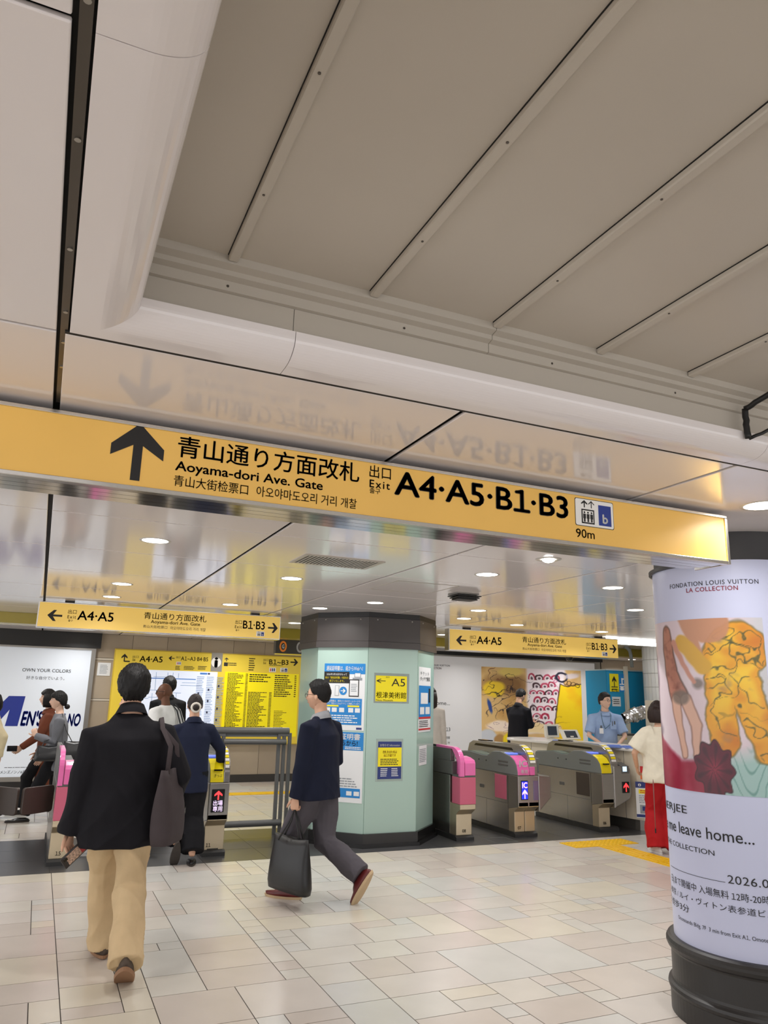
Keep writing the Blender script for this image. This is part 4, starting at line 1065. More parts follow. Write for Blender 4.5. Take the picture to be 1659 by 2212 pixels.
# slim pink end posts
def pink_post(x0, x1, lab, num, y1):
    t = gate_root(lab, x0, x1); xm = x0+(x1-x0)*.30
    skirt(t, x0, x1, FY, y1); foot(t, x0, x1)
    MB().box(x0, x1, FY+.15, y1, .055, .705).build('side_body', M_GSTEEL, t, bevel=.004)
    MB().box(x0, x1, FY+.10, y1, .71, .86).box(x0, xm, FY+.14, y1, .86, 1.0).build('upper_body', M_GDARK, t, bevel=.006)
    # rounded pink strip over the fin
    arc = [(FY-.095, .705), (FY-.095, .86)]+[(FY+.095-.19*math.cos(a), .86+.165*math.sin(a)) for a in [math.radians(k*9) for k in range(1, 11)]]
    inner = [(y+.03 if i < 2 else y, z) for i, (y, z) in enumerate(arc)]
    MB().prism(arc+[(FY+.5, 1.03), (FY+.5, 1.0), (FY+.1, 1.0), (FY-.05, .85), (FY-.05, .705)], x0, xm-.004, 'x').build('pink_strip', M_PINK, t, bevel=.003)
    MB().prism([(FY-.09, .715), (FY-.09, .85), (FY-.07, .885), (FY+.02, .91), (FY+.12, .92), (FY+.12, .715)], xm+.004, x1, 'x').build('pink_upper_panel', M_PINK, t, bevel=.006)
    box('dark_joint', (x0+.004, x1-.004, FY-.085, FY+.1, .695, .72), M_GDARK, t)
    box('pink_lower_panel', (x0, x1, FY-.093, FY+.1, .40, .695), M_PINKD, t, bevel=.005)
    MB().box(x0+.02, xm-.02, FY+.5, FY+.75, 1.0, 1.025).build('top_sensor', M_SLOT, t, bevel=.004)
    number(t, num, x0+(x1-x0)*.5)
    return t
g15 = pink_post(.262, .425, 'narrow pink gate post numbered 15 left of the man in black jacket', '15', 9.5)
pink_post(4.565, 4.775, 'narrow pink gate post standing right against the octagonal pillar', '08', 9.4)
# full-width gates
def console_gate(x0, x1, xf, lab, y1, fascia, panel_m):
    """x0..xf low console, xf..x1 raised sensor fin"""
    t = gate_root(lab, x0, x1)
    skirt(t, x0, x1, FY, y1)
    MB().box(x0, x1, FY+.12, y1, .055, .70).build('lower_body', M_GSTEEL, t, bevel=.006)
    MB().prism([(FY-.09, .345), (FY-.09, .70), (FY+.14, .70), (FY+.14, .30)], x0, x1, 'x').build('front_body', M_GSTEEL, t, bevel=.008)
    box('seam_line', (x0-.001, x1+.001, FY+.02, y1, .694, .70), M_GDARK, t); box('seam_line', (x0-.001, x0+.01, FY+.13, y1, .36, .364), M_GDARK, t)
    for yy in (FY+.62,): box('seam_line', (x0-.001, x0+.01, yy, yy+.004, .06, .36), M_GDARK, t)
    # console with sloping reader end
    MB().prism([(FY-.085, .70), (FY-.085, .74), (FY-.06, .82), (FY-.01, .875), (FY+.08, .915), (FY+.30, .955), (FY+.46, .945), (FY+.60, .885), (FY+.72, .88), (y1-.42, .905), (y1-.02, .875), (y1, .84), (y1, .70)], x0, xf, 'x').build('console', M_GGREY, t, bevel=.006)
    MB().prism([(FY+.72, .881), (y1-.42, .906), (y1-.04, .878), (y1-.04, .884), (y1-.42, .912), (FY+.72, .887)], x0+.01, xf-.004, 'x').build('glass_shelf', mat('shelf_glass', (120, 140, 134), .08), t)
    for k in range(2): box('side_groove', (x0-.004, x0+.004, FY+.12, FY+.34, .79+.04*k, .81+.04*k), M_GDARK, t, bevel=.002)
    MB().box(x0-.004, x0+.004, FY+.16, FY+.42, .40, .68).build('side_door', panel_m, t, bevel=.003)
    for y in (FY+.62, FY+.80): MB().tube([(x0-.005, y, .82), (x0+.01, y, .82)], .008, 8).build('lock', M_SLOT, t)
    box('grille_plate', (x0-.003, x0+.003, FY+.68, FY+.78, .48, .52), M_GDARK, t)
    # fin
    arc = [(FY-.08, .70), (FY-.075, .80)]+[(FY+.18-.25*math.cos(a), .82+.215*math.sin(a)) for a in [math.radians(k*10) for k in range(0, 9)]]
    MB().prism(arc+[(FY+.55, 1.045), (y1-.20, 1.03), (y1-.10, .99), (y1-.06, .90), (y1-.06, .70)], xf, x1, 'x').build('sensor_fin', M_GSTEEL, t, bevel=.008)
    MB().prism([(FY+.26, .965), (FY+.30, .995), (y1-.28, 1.0), (y1-.24, .97)], xf-.004, xf+.01, 'x').build('sensor_slot', M_SLOT, t)
    box('top_sensor', (xf+.02, x1-.02, y1-.55, y1-.3, 1.035, 1.05), M_SLOT, t, bevel=.005)
    # warning stripe over the fin front
    for k in range(9):
        a0, a1 = math.radians(6+k*9), math.radians(13+k*9)
        P = lambda a, r: (FY+.18-(.25+r)*math.cos(a), .82+(.215+r)*math.sin(a))
        MB().prism([P(a0, .001), P(a1, .001), P(a1, .005), P(a0, .005)], xf+(x1-xf)*.2, x1-(x1-xf)*.2, 'x').build('stripe', M_GYEL if k % 2 else M_WHITE, t)
    box('reader', (x0+.02, xf-.015, FY+.12, FY+.26, .925, .945), M_READER, t, bevel=.01)
    # coloured fascia wrapping the console end
    MB().prism([(FY-.09, .705), (FY-.09, .745), (FY-.066, .826), (FY-.014, .882), (FY+.08, .922), (FY+.08, .912), (FY+.0, .86), (FY-.05, .80), (FY-.07, .705)], x0+.004, xf-.002, 'x').build('fascia', fascia, t, bevel=.004)
    return t
# wide IC gate
t = console_gate(5.36, 5.655, 5.53, 'wide steel gate with pink IC card fascia and blue IC screen', 9.5, M_PINK, M_PINKD)
foot(t, 5.36, 5.655, 2)
text('IC', t, 5.385, 5.50, .80, .875, FY-.088, M_WHITE, .03); text('専用', t, 5.40, 5.495, .725, .77, FY-.098, M_WHITE, .01)
for o in t.children:
    pass
box('pink_strip', (5.535, 5.60, FY-.10, FY-.07, .705, .80), M_PINK, t, bevel=.004)
scr = box('screen', (5.40, 5.50, FY-.096, FY-.08, .425, .645), M_SCREEN, t, bevel=.004)
box('screen_glow', (5.408, 5.492, FY-.0975, FY-.095, .435, .635), M_LEDB, scr); text('IC', scr, 5.415, 5.487, .56, .625, FY-.099, M_LEDP, .02); arrow(scr, 5.413, 5.487, .44, .545, FY-.099, M_LEDP)
MB().prism([(5.655, .705), (5.83, .69), (5.845, .66), (5.845, .44), (5.66, .28)], FY-.085, FY+.35, 'y').build('side_extension', M_GSTEEL, t, bevel=.012)
box('purple_reflector', (5.58, 5.65, FY-.095, FY-.085, .42, .64), mat('reflector', (150, 150, 190), .15, metal=.6), t)
box('card_box', (5.655, 5.75, FY+.02, FY+.3, .72, .89), M_GGREY, t, bevel=.01)
number(t, '07', 5.43)
# right gate with yellow reader
t = console_gate(6.62, 6.90, 6.78, 'steel gate with yellow ticket slot and red arrow beside the counter', 9.4, M_GYEL, M_FLAP)
foot(t, 6.62, 6.80)
MB().prism([(6.80, .80), (7.06, .78), (7.08, .74), (7.08, .44), (7.04, .385), (6.80, .28)], FY-.10, FY+.25, 'y').build('side_extension', M_GSTEEL, t, bevel=.014)
MB().prism([(FY-.105, .79), (FY+.03, .83), (FY+.03, .78), (FY-.105, .70)], 6.93, 7.05, 'x').build('display_tilt', M_GDARK, t, bevel=.004)
MB().prism([(FY-.108, .725), (FY-.106, .785), (FY-.108, .785), (FY-.11, .725)], 6.945, 7.01, 'x').build('small_display', mat('display_pale', (190, 214, 236), .2, emit=1.0), t)
scr = box('screen', (6.93, 7.04, FY-.108, FY-.098, .465, .60), M_SCREEN, t, bevel=.003); arrow(scr, 6.943, 7.027, .48, .588, FY-.110, M_LEDR)
box('ticket_slot', (6.66, 6.74, FY-.10, FY-.07, .81, .825), M_SLOT, t); number(t, '06', 6.71)
# exit-only gate by the railing
t = console_gate(1.68, 1.885, 1.82, 'exit-only steel gate with yellow ticket slot and red arrow screen by the railing', 9.4, M_GYEL, M_FLAP)
foot(t, 1.68, 1.885)
scr = box('screen', (1.71, 1.84, FY-.098, FY-.088, .42, .64), M_SCREEN, t, bevel=.006); arrow(scr, 1.735, 1.815, .54, .625, FY-.1, M_LEDR)
text('出場', scr, 1.728, 1.822, .485, .535, FY-.1, M_LEDW, 0); text('専用', scr, 1.728, 1.822, .43, .48, FY-.1, M_LEDW, 0)
box('ticket_slot', (1.715, 1.80, FY-.1, FY-.075, .815, .83), M_SLOT, t); text('きっぷ', t, 1.72, 1.80, .755, .785, FY-.098, M_INK, .01); number(t, '11', 1.73); box('latch', (1.72, 1.83, FY-.004, FY+.01, .06, .07), M_SLOT, t)
# flap doors left of gate 15
def flap(x0, x1, y0, y1, lab):
    t = thing('gate_flap', lab, 'gate flap', ((x0+x1)/2, (y0+y1)/2, .44), 'closed gate flaps')
    Fp = Face((x0, y0), (x1, y1)); w = (Vector((x1, y1))-Vector((x0, y0))).length
    pts = []
    for cx, cz, s in ((w-.03, .655, 0), (.03, .655, 90), (.03, .475, 180), (w-.03, .475, 270)):
        for k in range(5): a = math.radians(s+22.5*k); pts.append((cx+.03*math.cos(a), cz+.03*math.sin(a)))
    Fp.fix(MB().prism(pts, -.015, .015, 'y').build('flap_pad', M_FLAP, t, bevel=.005))
    return t
flap(-.02, .245, 8.05, 8.28, 'brown flap door hinged on the pink gate post numbered 15')
flap(-.38, -.055, 8.38, 8.05, 'brown flap door at the left edge of the picture')
t = thing('ticket_gate', 'steel gate body at the left edge carrying the outer flap door', 'ticket gate', (-.5, 8.7, 0), 'ticket gates in a row')
skirt(t, -.62, -.40, 8.1, 9.5); box('lower_body', (-.62, -.40, 8.15, 9.5, .055, .7), M_GSTEEL, t, bevel=.006); box('upper_body', (-.62, -.40, 8.12, 9.45, .70, .95), M_GGREY, t, bevel=.03)
# marked inspection plate in the dark strip
t = thing('floor_plate', 'thin pale outlined plate in the dark floor strip before the gates', 'floor plate', (5.1, 8.0, 0))
for b in ((4.95, 5.25, 7.82, 7.826), (4.95, 5.25, 8.1, 8.106), (4.95, 4.956, 7.82, 8.1), (5.244, 5.25, 7.82, 8.1)): box('plate_edge', (*b, 0, .002), M_GGREY, t)

# ================================================================== RAILING
M_RAIL = mat('railing_grey', (98, 98, 97), .38)
t = thing('railing', 'dark grey tubular railing beside the exit-only gate', 'railing', (2.4, 9.05, 0))
RY = 9.05
MB().tube([(1.9, RY, 1.155), (2.815, RY, 1.152)], .041, 18).build('top_rail', M_RAIL, t, smooth=False)
MB().tube([(2.02, RY-.05, 1.035), (2.77, RY-.05, 1.03)], .033, 18).build('hand_rail', M_RAIL, t)
MB().tube([(1.95, RY-.03, .13), (2.76, RY-.03, .13)], .036, 18).build('lower_rail', M_RAIL, t)
for x in (2.695, 2.76, 2.83):
    box('post', (x-.019, x+.019, RY-.022, RY+.022, 0, 1.13), M_RAIL, t, bevel=.004)
for x in (1.96, 2.03): box('post', (x-.019, x+.019, RY-.022, RY+.022, 0, 1.13), M_RAIL, t, bevel=.004)
for x in (1.99, 2.765): box('bracket', (x-.06, x+.06, RY-.025, RY+.025, 1.09, 1.125), M_RAIL, t, bevel=.004)
box('back_plate', (2.04, 2.70, RY+.005, RY+.012, 1.085, 1.125), M_GGREY, t)

# ================================================================== SERVICE COUNTER
M_CNT = mat('counter_cream', (226, 216, 196), .35, var=.02); M_CTOP = mat('counter_top', (238, 234, 228), .25); M_CKICK = mat('counter_kick', (150, 146, 140), .3, metal=.8)
ct = thing('service_counter', 'long cream service counter with rounded near end and white top', 'counter', (7.5, 9.0, 0))
A0, B0 = Vector((7.18, 10.25)), Vector((7.52, 8.12)); d = (B0-A0).normalized(); n = Vector((-d.y, d.x))   # centre line, far to near
def stad(r, a=A0, b=B0, k=14):
    pts = []
    base = math.atan2(d.y, d.x)
    for i in range(k+1):
        an = base-math.pi/2+math.pi*i/k; pts.append((b.x+r*math.cos(an), b.y+r*math.sin(an)))
    for i in range(k+1):
        an = base+math.pi/2+math.pi*i/k; pts.append((a.x+r*math.cos(an), a.y+r*math.sin(an)))
    return pts
MB().prism(stad(.31), 0.0, .13, 'z').build('kick_plate', M_CKICK, ct)
MB().prism(stad(.345), .13, .965, 'z').build('body', M_CNT, ct)
MB().prism(stad(.40), .965, 1.0, 'z').build('counter_top', M_CTOP, ct, bevel=.008)
for f in (.15, .42, .70, .95):
    p = A0.lerp(B0, f)-n*.345; MB().tube([(p.x, p.y, .13), (p.x, p.y, .965)], .003, 6).build('panel_joint', M_GDARK, ct)
p = A0-n*.12
# things on the counter
def tray(x, y, rz, lab):
    t = thing('tray', lab, 'tray', (x, y, 1.0)); t.rotation_euler = (0, 0, rz)
    m = mat('tray_blue', (126, 154, 232), .4)
    def loc(o): o.parent = t; o.matrix_parent_inverse = Matrix.Identity(4); return o
    loc(MB().box(-.11, .11, -.075, .075, 0, .012).build('tray_floor', m)); 
    for b in ((-.12, .12, -.085, -.075), (-.12, .12, .075, .085), (-.12, -.11, -.075, .075), (.11, .12, -.075, .075)): loc(MB().box(*b, 0, .025).build('tray_rim', m))
q = atz(1205, 1603, 1.0); tray(q.x+.05, q.y, 1.2, 'blue tray at the far end of the counter')
q = atz(1325, 1614, 1.0); tray(q.x+.02, q.y, 1.0, 'blue tray before the station clerk, left of two')
q = atz(1362, 1616, 1.0); tray(q.x, q.y, 1.0, 'blue tray at the near end of the counter, right of two')
M_IV = mat('monitor_ivory', (232, 228, 216), .4)
def monitor(px, py, Y, w, h, tilt, lab):
    p = at(px, py, Y); t = thing('monitor', lab, 'monitor', (p.x, Y+.06, 1.0)); x0 = p.x-w/2; z0 = max(p.z-h, 1.02)
    box('stand', (p.x-.03, p.x+.03, Y+.02, Y+.08, 1.0, z0+.05), M_IV, t, bevel=.005); box('foot', (p.x-.06, p.x+.06, Y-.02, Y+.1, 1.0, 1.012), M_IV, t, bevel=.004)
    MB().prism([(Y, z0), (Y+tilt, z0+h), (Y+tilt+.04, z0+h-.01), (Y+.05, z0)], x0, x0+w, 'x').build('case', M_IV, t, bevel=.012)
    MB().prism([(Y-.003+tilt*.18, z0+h*.18), (Y-.003+tilt*.86, z0+h*.86), (Y+tilt*.86, z0+h*.86), (Y+tilt*.18, z0+h*.18)], x0+w*.17, x0+w*.83, 'x').build('display', mat('monitor_dark', (64, 70, 80), .15), t)
monitor(1194, 1568, 10.05, .26, .20, .03, 'small ivory fare display standing on the far part of the counter')
monitor(1238, 1588, 9.6, .32, .14, .10, 'low tilted ivory monitor lying back on the counter')
# notices on the counter front
cf = Face(tuple(B0+n*.346*-1+d*.0), tuple(B0+n*-.346+d*1.0))
ang = math.atan2(d.y, d.x)
nb = Vector((math.cos(ang-.9), math.sin(ang-.9)))
pf = B0+nb*.352; tv = Vector((-nb.y, nb.x))
CF = Face(tuple(pf-tv*.2), tuple(pf+tv*.2))
u0, z1 = CF.uv(1372, 1688); u1, _ = CF.uv(1437, 1690); _, z0 = CF.uv(1376, 1766)
t = sheet('notice', 'white and blue instruction notice on the counter front behind the red skirt', 'notice', CF, u0, u1, z0, z1, th=.006)
w = u1-u0; h = z1-z0
frect(CF, 'header_block', u0, u1, z1-.17*h, z1, -.008, M_PDB, t); CF.fix(disc('round_mark', u0+.14*w, z1-.09*h, .05*w, -.009, M_PAPER, t)); ftext(CF, 'i', t, u0+.125*w, u0+.155*w, z1-.125*h, z1-.055*h, -.010, M_PDB, .03)
frect(CF, 'yellow_block', u0+.1*w, u0+.9*w, z1-.33*h, z1-.21*h, -.008, M_PYEL, t); lines(t, u0+.15*w, u0+.85*w, z1-.32*h, z1-.22*h, 2, -.009, M_PRED, CF); lines(t, u0+.1*w, u0+.9*w, z1-.6*h, z1-.36*h, 5, -.008, M_PGREY, CF)
for a in (.12, .55): frect(CF, 'picture_box', u0+a*w, u0+(a+.34)*w, z1-.88*h, z1-.64*h, -.008, M_PGREY, t); frect(CF, 'picture_inside', u0+(a+.08)*w, u0+(a+.26)*w, z1-.8*h, z1-.68*h, -.009, M_PDB, t)
frect(CF, 'footer_block', u0, u1, z0+.02*h, z0+.1*h, -.008, M_PDB, t)
u0, z1 = CF.uv(1382, 1655); u1, _ = CF.uv(1392, 1655); _, z0 = CF.uv(1382, 1683)
t = sheet('notice', 'small red and orange notice high on the counter front beside the blouse', 'notice', CF, u0, u1, z0, z1, M_PRED, .006); frect(CF, 'orange_block', u0, u1, z0, (z0+z1)/2, -.008, mat('orange_print', (224, 120, 60), .4), t)

# ================================================================== BEHIND THE COUNTER
t = thing('blue_cabinet', 'tall bright blue cabinet behind the station clerk', 'cabinet', (9.4, 10.9, 0))
M_BCAB = mat('cabinet_blue', (28, 148, 196), .35)
box('carcass', (9.03, 9.86, 10.65, 11.2, 0, 2.12), M_BCAB, t)
for (a, b) in ((9.035, 9.44), (9.45, 9.855)): box('door', (a, b, 10.635, 10.65, .03, 2.10), M_BCAB, t, bevel=.003)
box('top_edge', (9.02, 9.87, 10.63, 11.2, 2.12, 2.14), mat('cab_edge', (190, 206, 210), .4), t)
p0 = at(1317, 1455, 10.62); p1 = at(1357, 1495, 10.62)
t = thing('notice', 'yellow and blue direction notice taped on the blue cabinet', 'notice', (p0.x, 10.62, p1.z))
xm = (p0.x+p1.x)/2
box('yellow_half', (p0.x, xm, 10.625, 10.634, p1.z, p0.z), M_PYEL, t); box('blue_half', (xm, p1.x, 10.625, 10.634, p1.z, p0.z), M_PBLUE, t)
arrow(t, p0.x+.05, p0.x+.14, p0.z-.22, p0.z-.04, 10.623, M_INK); text('B1·B3', t, p0.x+.03, xm-.02, p0.z-.31, p0.z-.26, 10.623, M_INK, .01); lines(t, p0.x+.03, xm-.02, p1.z+.02, p1.z+.10, 2, 10.623, M_INK)
arrow(t, xm+.08, xm+.17, p0.z-.14, p0.z-.03, 10.623, M_WHITE, rot=-90); rect('arrow_stem', xm+.06, xm+.085, p0.z-.18, p0.z-.07, 10.623, M_WHITE, t); lines(t, xm+.02, p1.x-.02, p1.z+.03, p1.z+.15, 3, 10.623, M_WHITE)
for k in range(2): rect('pictogram', xm+.03+.1*k, xm+.1+.1*k, p0.z-.28, p0.z-.21, 10.623, M_WHITE, t)
p0 = at(1323, 1505, 10.62); p1 = at(1342, 1526, 10.62)
t = thing('notice', 'small white notice taped on the blue cabinet behind the clerk', 'notice', (p0.x, 10.62, p1.z)); box('sheet', (p0.x, p1.x, 10.627, 10.634, p1.z, p0.z), M_PAPER, t); lines(t, p0.x+.02, p1.x-.02, p1.z+.03, p0.z-.03, 3, 10.625, M_INK)
p0 = at(1290, 1485, 14.15)
p0.x += .05
t = thing('notice', 'tiny white notice on the beige wall above the clerk', 'notice', (p0.x, 14.18, p0.z-.2)); box('sheet', (p0.x-.02, p0.x+.1, 14.175, 14.186, p0.z-.15, p0.z-.02), M_PAPER, t); lines(t, p0.x, p0.x+.08, p0.z-.12, p0.z-.05, 2, 14.173, M_PBLUE)
# white tiled column
WC = thing('tiled_column', 'round column clad in narrow white upright tiles behind the counter', 'column', (10.05, 9.95, 0), kind='structure')
MB().lathe([(.60, 0), (.60, ZC)], 10.05, 9.95, 64, cap=False).build('core', mat('tile_grout', (170, 168, 164), .7), WC)
M_WT = mat('white_tile', (240, 240, 238), .15)
nt_ = 44
_m = None
for j in range(11):
    z = .02+.228*j
    for i in range(nt_):
        a = 2*math.pi*i/nt_
        ca = Vector((math.cos(a), math.sin(a)))
        if ca.dot(Vector((-10.05, -9.95)).normalized()) < -.05: continue
        if _m is None:
            hw = .60*math.pi/nt_-.004; b = MB().box(-hw, hw, -.008, .004, .004, .224); _m = bpy.data.meshes.new('tile'); _m.from_pydata(b.v, [], b.f); _m.update(); _m.materials.append(M_WT)
        o = bpy.data.objects.new('tile', _m); COL.objects.link(o); o.parent = WC; o.location = (ca.x*.606, ca.y*.606, z); o.rotation_euler = (0, 0, a-math.pi/2)
# pipes, foil duct, cream cabinet
t = thing('conduit_pipes', 'grey cable pipes dropping from the ceiling onto the blue cabinet', 'pipe', (9.3, 10.4, 2.1))
p = at(1362, 1405, 10.4); pb = at(1366, 1450, 10.4)
MB().tube([(p.x-.12, 10.4, ZC), (p.x-.02, 10.4, ZC-.05), (p.x, 10.4, ZC-.15), (pb.x, 10.4, 2.18)], .03, 10).build('pipe', M_GGREY, t, smooth=True); MB().tube([(p.x-.05, 10.45, ZC), (p.x+.04, 10.45, ZC-.1), (pb.x+.05, 10.45, 2.18)], .022, 10).build('pipe', M_GGREY, t, smooth=True)
box('white_duct', (pb.x, pb.x+.06, 10.58, 10.63, .2, 2.2), M_CNT, t)
p = at(1372, 1545, 9.75)
t = thing('foil_duct', 'crumpled silver foil wrapped duct beside the clerk', 'duct', (p.x, 9.75, p.z))
b = MB(); rr = random.Random(9); n1, n2 = 22, 14; vs = []; fs = []
for i in range(n1):
    f = i/(n1-1); c = Vector((p.x-.26+.50*f, 9.75, p.z-.06+.13*f)); r0 =   .10*(.75+.35*math.sin(f*3.0))
    for k in range(n2):
        a = 2*math.pi*k/n2; r = r0*(1+rr.uniform(-.16, .16)); vs.append((c.x+rr.uniform(-.01, .01), c.y+r*math.cos(a), c.z+r*math.sin(a)))
for i in range(n1-1):
    for k in range(n2): j = (k+1) % n2; fs.append((i*n2+k, i*n2+j, (i+1)*n2+j, (i+1)*n2+k))
b.add(vs, fs); b.build('foil_sleeve', mat('foil', (214, 214, 216), .18, metal=1.0), t)
MB().tube([(p.x-.36, 9.95, 1.09), (p.x-.34, 9.85, p.z-.2), (p.x-.24, 9.75, p.z-.06)], .06, 12).build('grey_arm', M_GGREY, t, smooth=True); MB().tube([(p.x+.22, 9.75, p.z+.06), (p.x+.34, 9.76, p.z+.1)], .05, 12).build('joint', M_GGREY, t, smooth=True)
t = thing('low_cabinet', 'low white cabinet with dark top beside the clerk', 'cabinet', (8.9, 10.0, 0)); p = at(1330, 1590, 9.9); p2 = at(1384, 1592, 9.9)
box('carcass', (p.x, p2.x, 9.9, 10.3, 0, 1.06), M_IV, t); box('top', (p.x-.01, p2.x+.01, 9.89, 10.3, 1.06, 1.085), M_GDARK, t); box('yellow_label', (p.x+.1, p.x+.22, 9.895, 9.9, 1.0, 1.03), M_PYEL, t)
p = at(1407, 1515, 9.2); p2 = at(1450, 1515, 9.2)
t = thing('wall_cabinet', 'cream cabinet panel before the tiled column', 'cabinet', (p.x+.3, 9.2, 0)); box('carcass', (p.x, p.x+.7, 9.2, 9.34, 0, at(1407, 1513, 9.2).z), M_CNT, t, bevel=.004); box('door', (p.x+.05, p.x+.65, 9.19, 9.2, .1, at(1407, 1535, 9.2).z), M_IV, t, bevel=.003)
# bright linear light over the counter
t = thing('linear_light', 'bright white linear ceiling light over the counter right of the sign', 'light', (8.6, 9.4, ZC))
box('housing', (7.95, 9.35, 9.36, 9.56, ZC-.04, ZC), M_RING, t, bevel=.006); box('diffuser', (7.97, 9.33, 9.352, 9.362, ZC-.036, ZC-.01), mat('linear_glow', (255, 255, 252), .5, emit=5.0), t); box('diffuser', (7.97, 9.33, 9.37, 9.55, ZC-.046, ZC-.04), MATS['linear_glow'], t)

# ================================================================== PEOPLE
def to_arr(me):
    co = np.empty(len(me.vertices)*3); me.vertices.foreach_get('co', co); return co.reshape(-1, 3)
def fuse(mb, voxel, it=6, disp=None):
    """union of overlapping shapes as one continuous skin"""
    me = bpy.data.meshes.new('fuse'); me.from_pydata(mb.v, [], mb.f); me.update()
    o = bpy.data.objects.new('fuse', me); COL.objects.link(o)
    r = o.modifiers.new('r', 'REMESH'); r.mode = 'VOXEL'; r.voxel_size = voxel; r.adaptivity = 0
    s = o.modifiers.new('s', 'SMOOTH'); s.factor = .6; s.iterations = it
    dg = bpy.context.evaluated_depsgraph_get(); dg.update()
    out = bpy.data.meshes.new_from_object(o.evaluated_get(dg))
    bpy.data.objects.remove(o); bpy.data.meshes.remove(me)
    if disp:
        co = to_arr(out); nr = np.empty(len(out.vertices)*3); out.vertices.foreach_get('normal', nr); nr = nr.reshape(-1, 3)
        co = co+nr*disp(co)[:, None]
        out.vertices.foreach_set('co', co.ravel()); out.update()
    return out
def folds(amp, seed, fx=9, fz=5, twist=3.0, lo=None, mode='top'):
    """cloth folds: soft waves and a few sharper creases along the drape"""
    r = np.random.RandomState(seed); ph = r.rand(10)*6.28
    def f(c):
        x, y, z = c[:, 0], c[:, 1], c[:, 2]
        a = np.sin(fx*3.1*(x*.8+y*.6)+ph[0]+twist*np.sin(z*fz+ph[1]))
        if mode == 'leg':
            v1 = 1-2*np.abs(np.sin(26*(x*.7+y*.7)+2.2*np.sin(z*5.5+ph[2])+ph[3]))**.6
            dg = 1-2*np.abs(np.sin(11*z+19*x*np.sign(x+.001)+9*y+1.6*np.sin(z*9+ph[4])+ph[5]))**.55
            kn = .25+.75*np.exp(-((z-.55)/.16)**2)+.5*np.exp(-((z-.16)/.08)**2)
            return amp*(.30*a+.45*v1+.60*dg*kn)
        dg = 1-2*np.abs(np.sin(9*z+14*x+6*y+2.2*np.sin(z*6+x*5+ph[6])+ph[7]))**.6
        d2 = 1-2*np.abs(np.sin(8*z-15*x+5*y+1.9*np.sin(z*7+ph[8])+ph[9]))**.6
        v1 = np.sin(30*(x*.8-y*.5)+2*np.sin(z*4+ph[2]))
        low = np.clip((1.30-z)/.35, .15, 1)
        return amp*(.40*a+.45*dg*low+.35*d2*low+.20*v1)
    return f
def ik(a, b, l1, l2, pole):
    a, b = Vector(a), Vector(b); d = b-a; L = min(max(d.length, .05), (l1+l2)*.999); dn = d.normalized()
    x = (l1*l1-l2*l2+L*L)/(2*L); h = math.sqrt(max(0, l1*l1-x*x))
    p = Vector(pole); p = (p-dn*p.dot(dn)).normalized()
    return a+dn*x+p*h, a+dn*L
def headgrid(n=40, m=30):
    th = np.linspace(-math.pi/2, math.pi/2, m+1); ph = np.linspace(0, 2*math.pi, n, endpoint=False)
    T, P = np.meshgrid(th, ph, indexing='ij')
    T = np.clip(T, -1.5707, 1.5707)
    D = np.stack([np.cos(T)*np.cos(P), np.cos(T)*np.sin(P), np.sin(T)], -1).reshape(-1, 3)
    fs = []
    for k in range(m):
        for i in range(n):
            j = (i+1) % n; fs.append((k*n+i, k*n+j, (k+1)*n+j, (k+1)*n+i))
    return D, fs
def g3(D, c, w): return np.exp(-(((D[:, 0]-c[0])/w[0])**2+((D[:, 1]-c[1])/w[1])**2+((D[:, 2]-c[2])/w[2])**2))
def headshape(D, fem=False):
    x, y, z = D[:, 0], D[:, 1], D[:, 2]
    jaw = np.clip((-z-.15)/.85, 0, 1)
    P = np.stack([x*.077*(1-.22*jaw*(1 if not fem else 1.25)), y*.098*(1-.05*jaw), z*.118], -1)
    P[:, 1] += np.where(y < 0, .035*jaw**1.3, 0.0)            # nape tucks in
    P[:, 1] += .010*jaw*(y > 0)*y
    k = np.zeros(len(D))
    nose = g3(D, (0, .98, -.10), (.13, .5, .20)); P[:, 1] += .018*nose
    tip = g3(D, (0, .98, -.20), (.14, .5, .10)); P[:, 1] += .008*tip
    for s in (-1, 1):
        e = g3(D, (.36*s, .90, .06), (.17, .3, .12)); P[:, 1] -= .009*e
        P[:, 1] += .004*g3(D, (.32*s, .92, .25), (.25, .3, .08)); P[:, 0] += s*.004*g3(D, (.62*s, .68, -.15), (.25, .3, .2))
    P[:, 1] += .007*g3(D, (0, .90, -.46), (.26, .3, .07)); P[:, 1] -= .004*g3(D, (0, .86, -.56), (.25, .3, .05)); P[:, 1] += .010*g3(D, (0, .70, -.74), (.25, .4, .14))
    return P
HL = ([0, .55, .95, 1.25, 1.55, 1.9, 2.4, 3.2], [.52, .50, .42, .10, -.02, -.30, -.52, -.56])
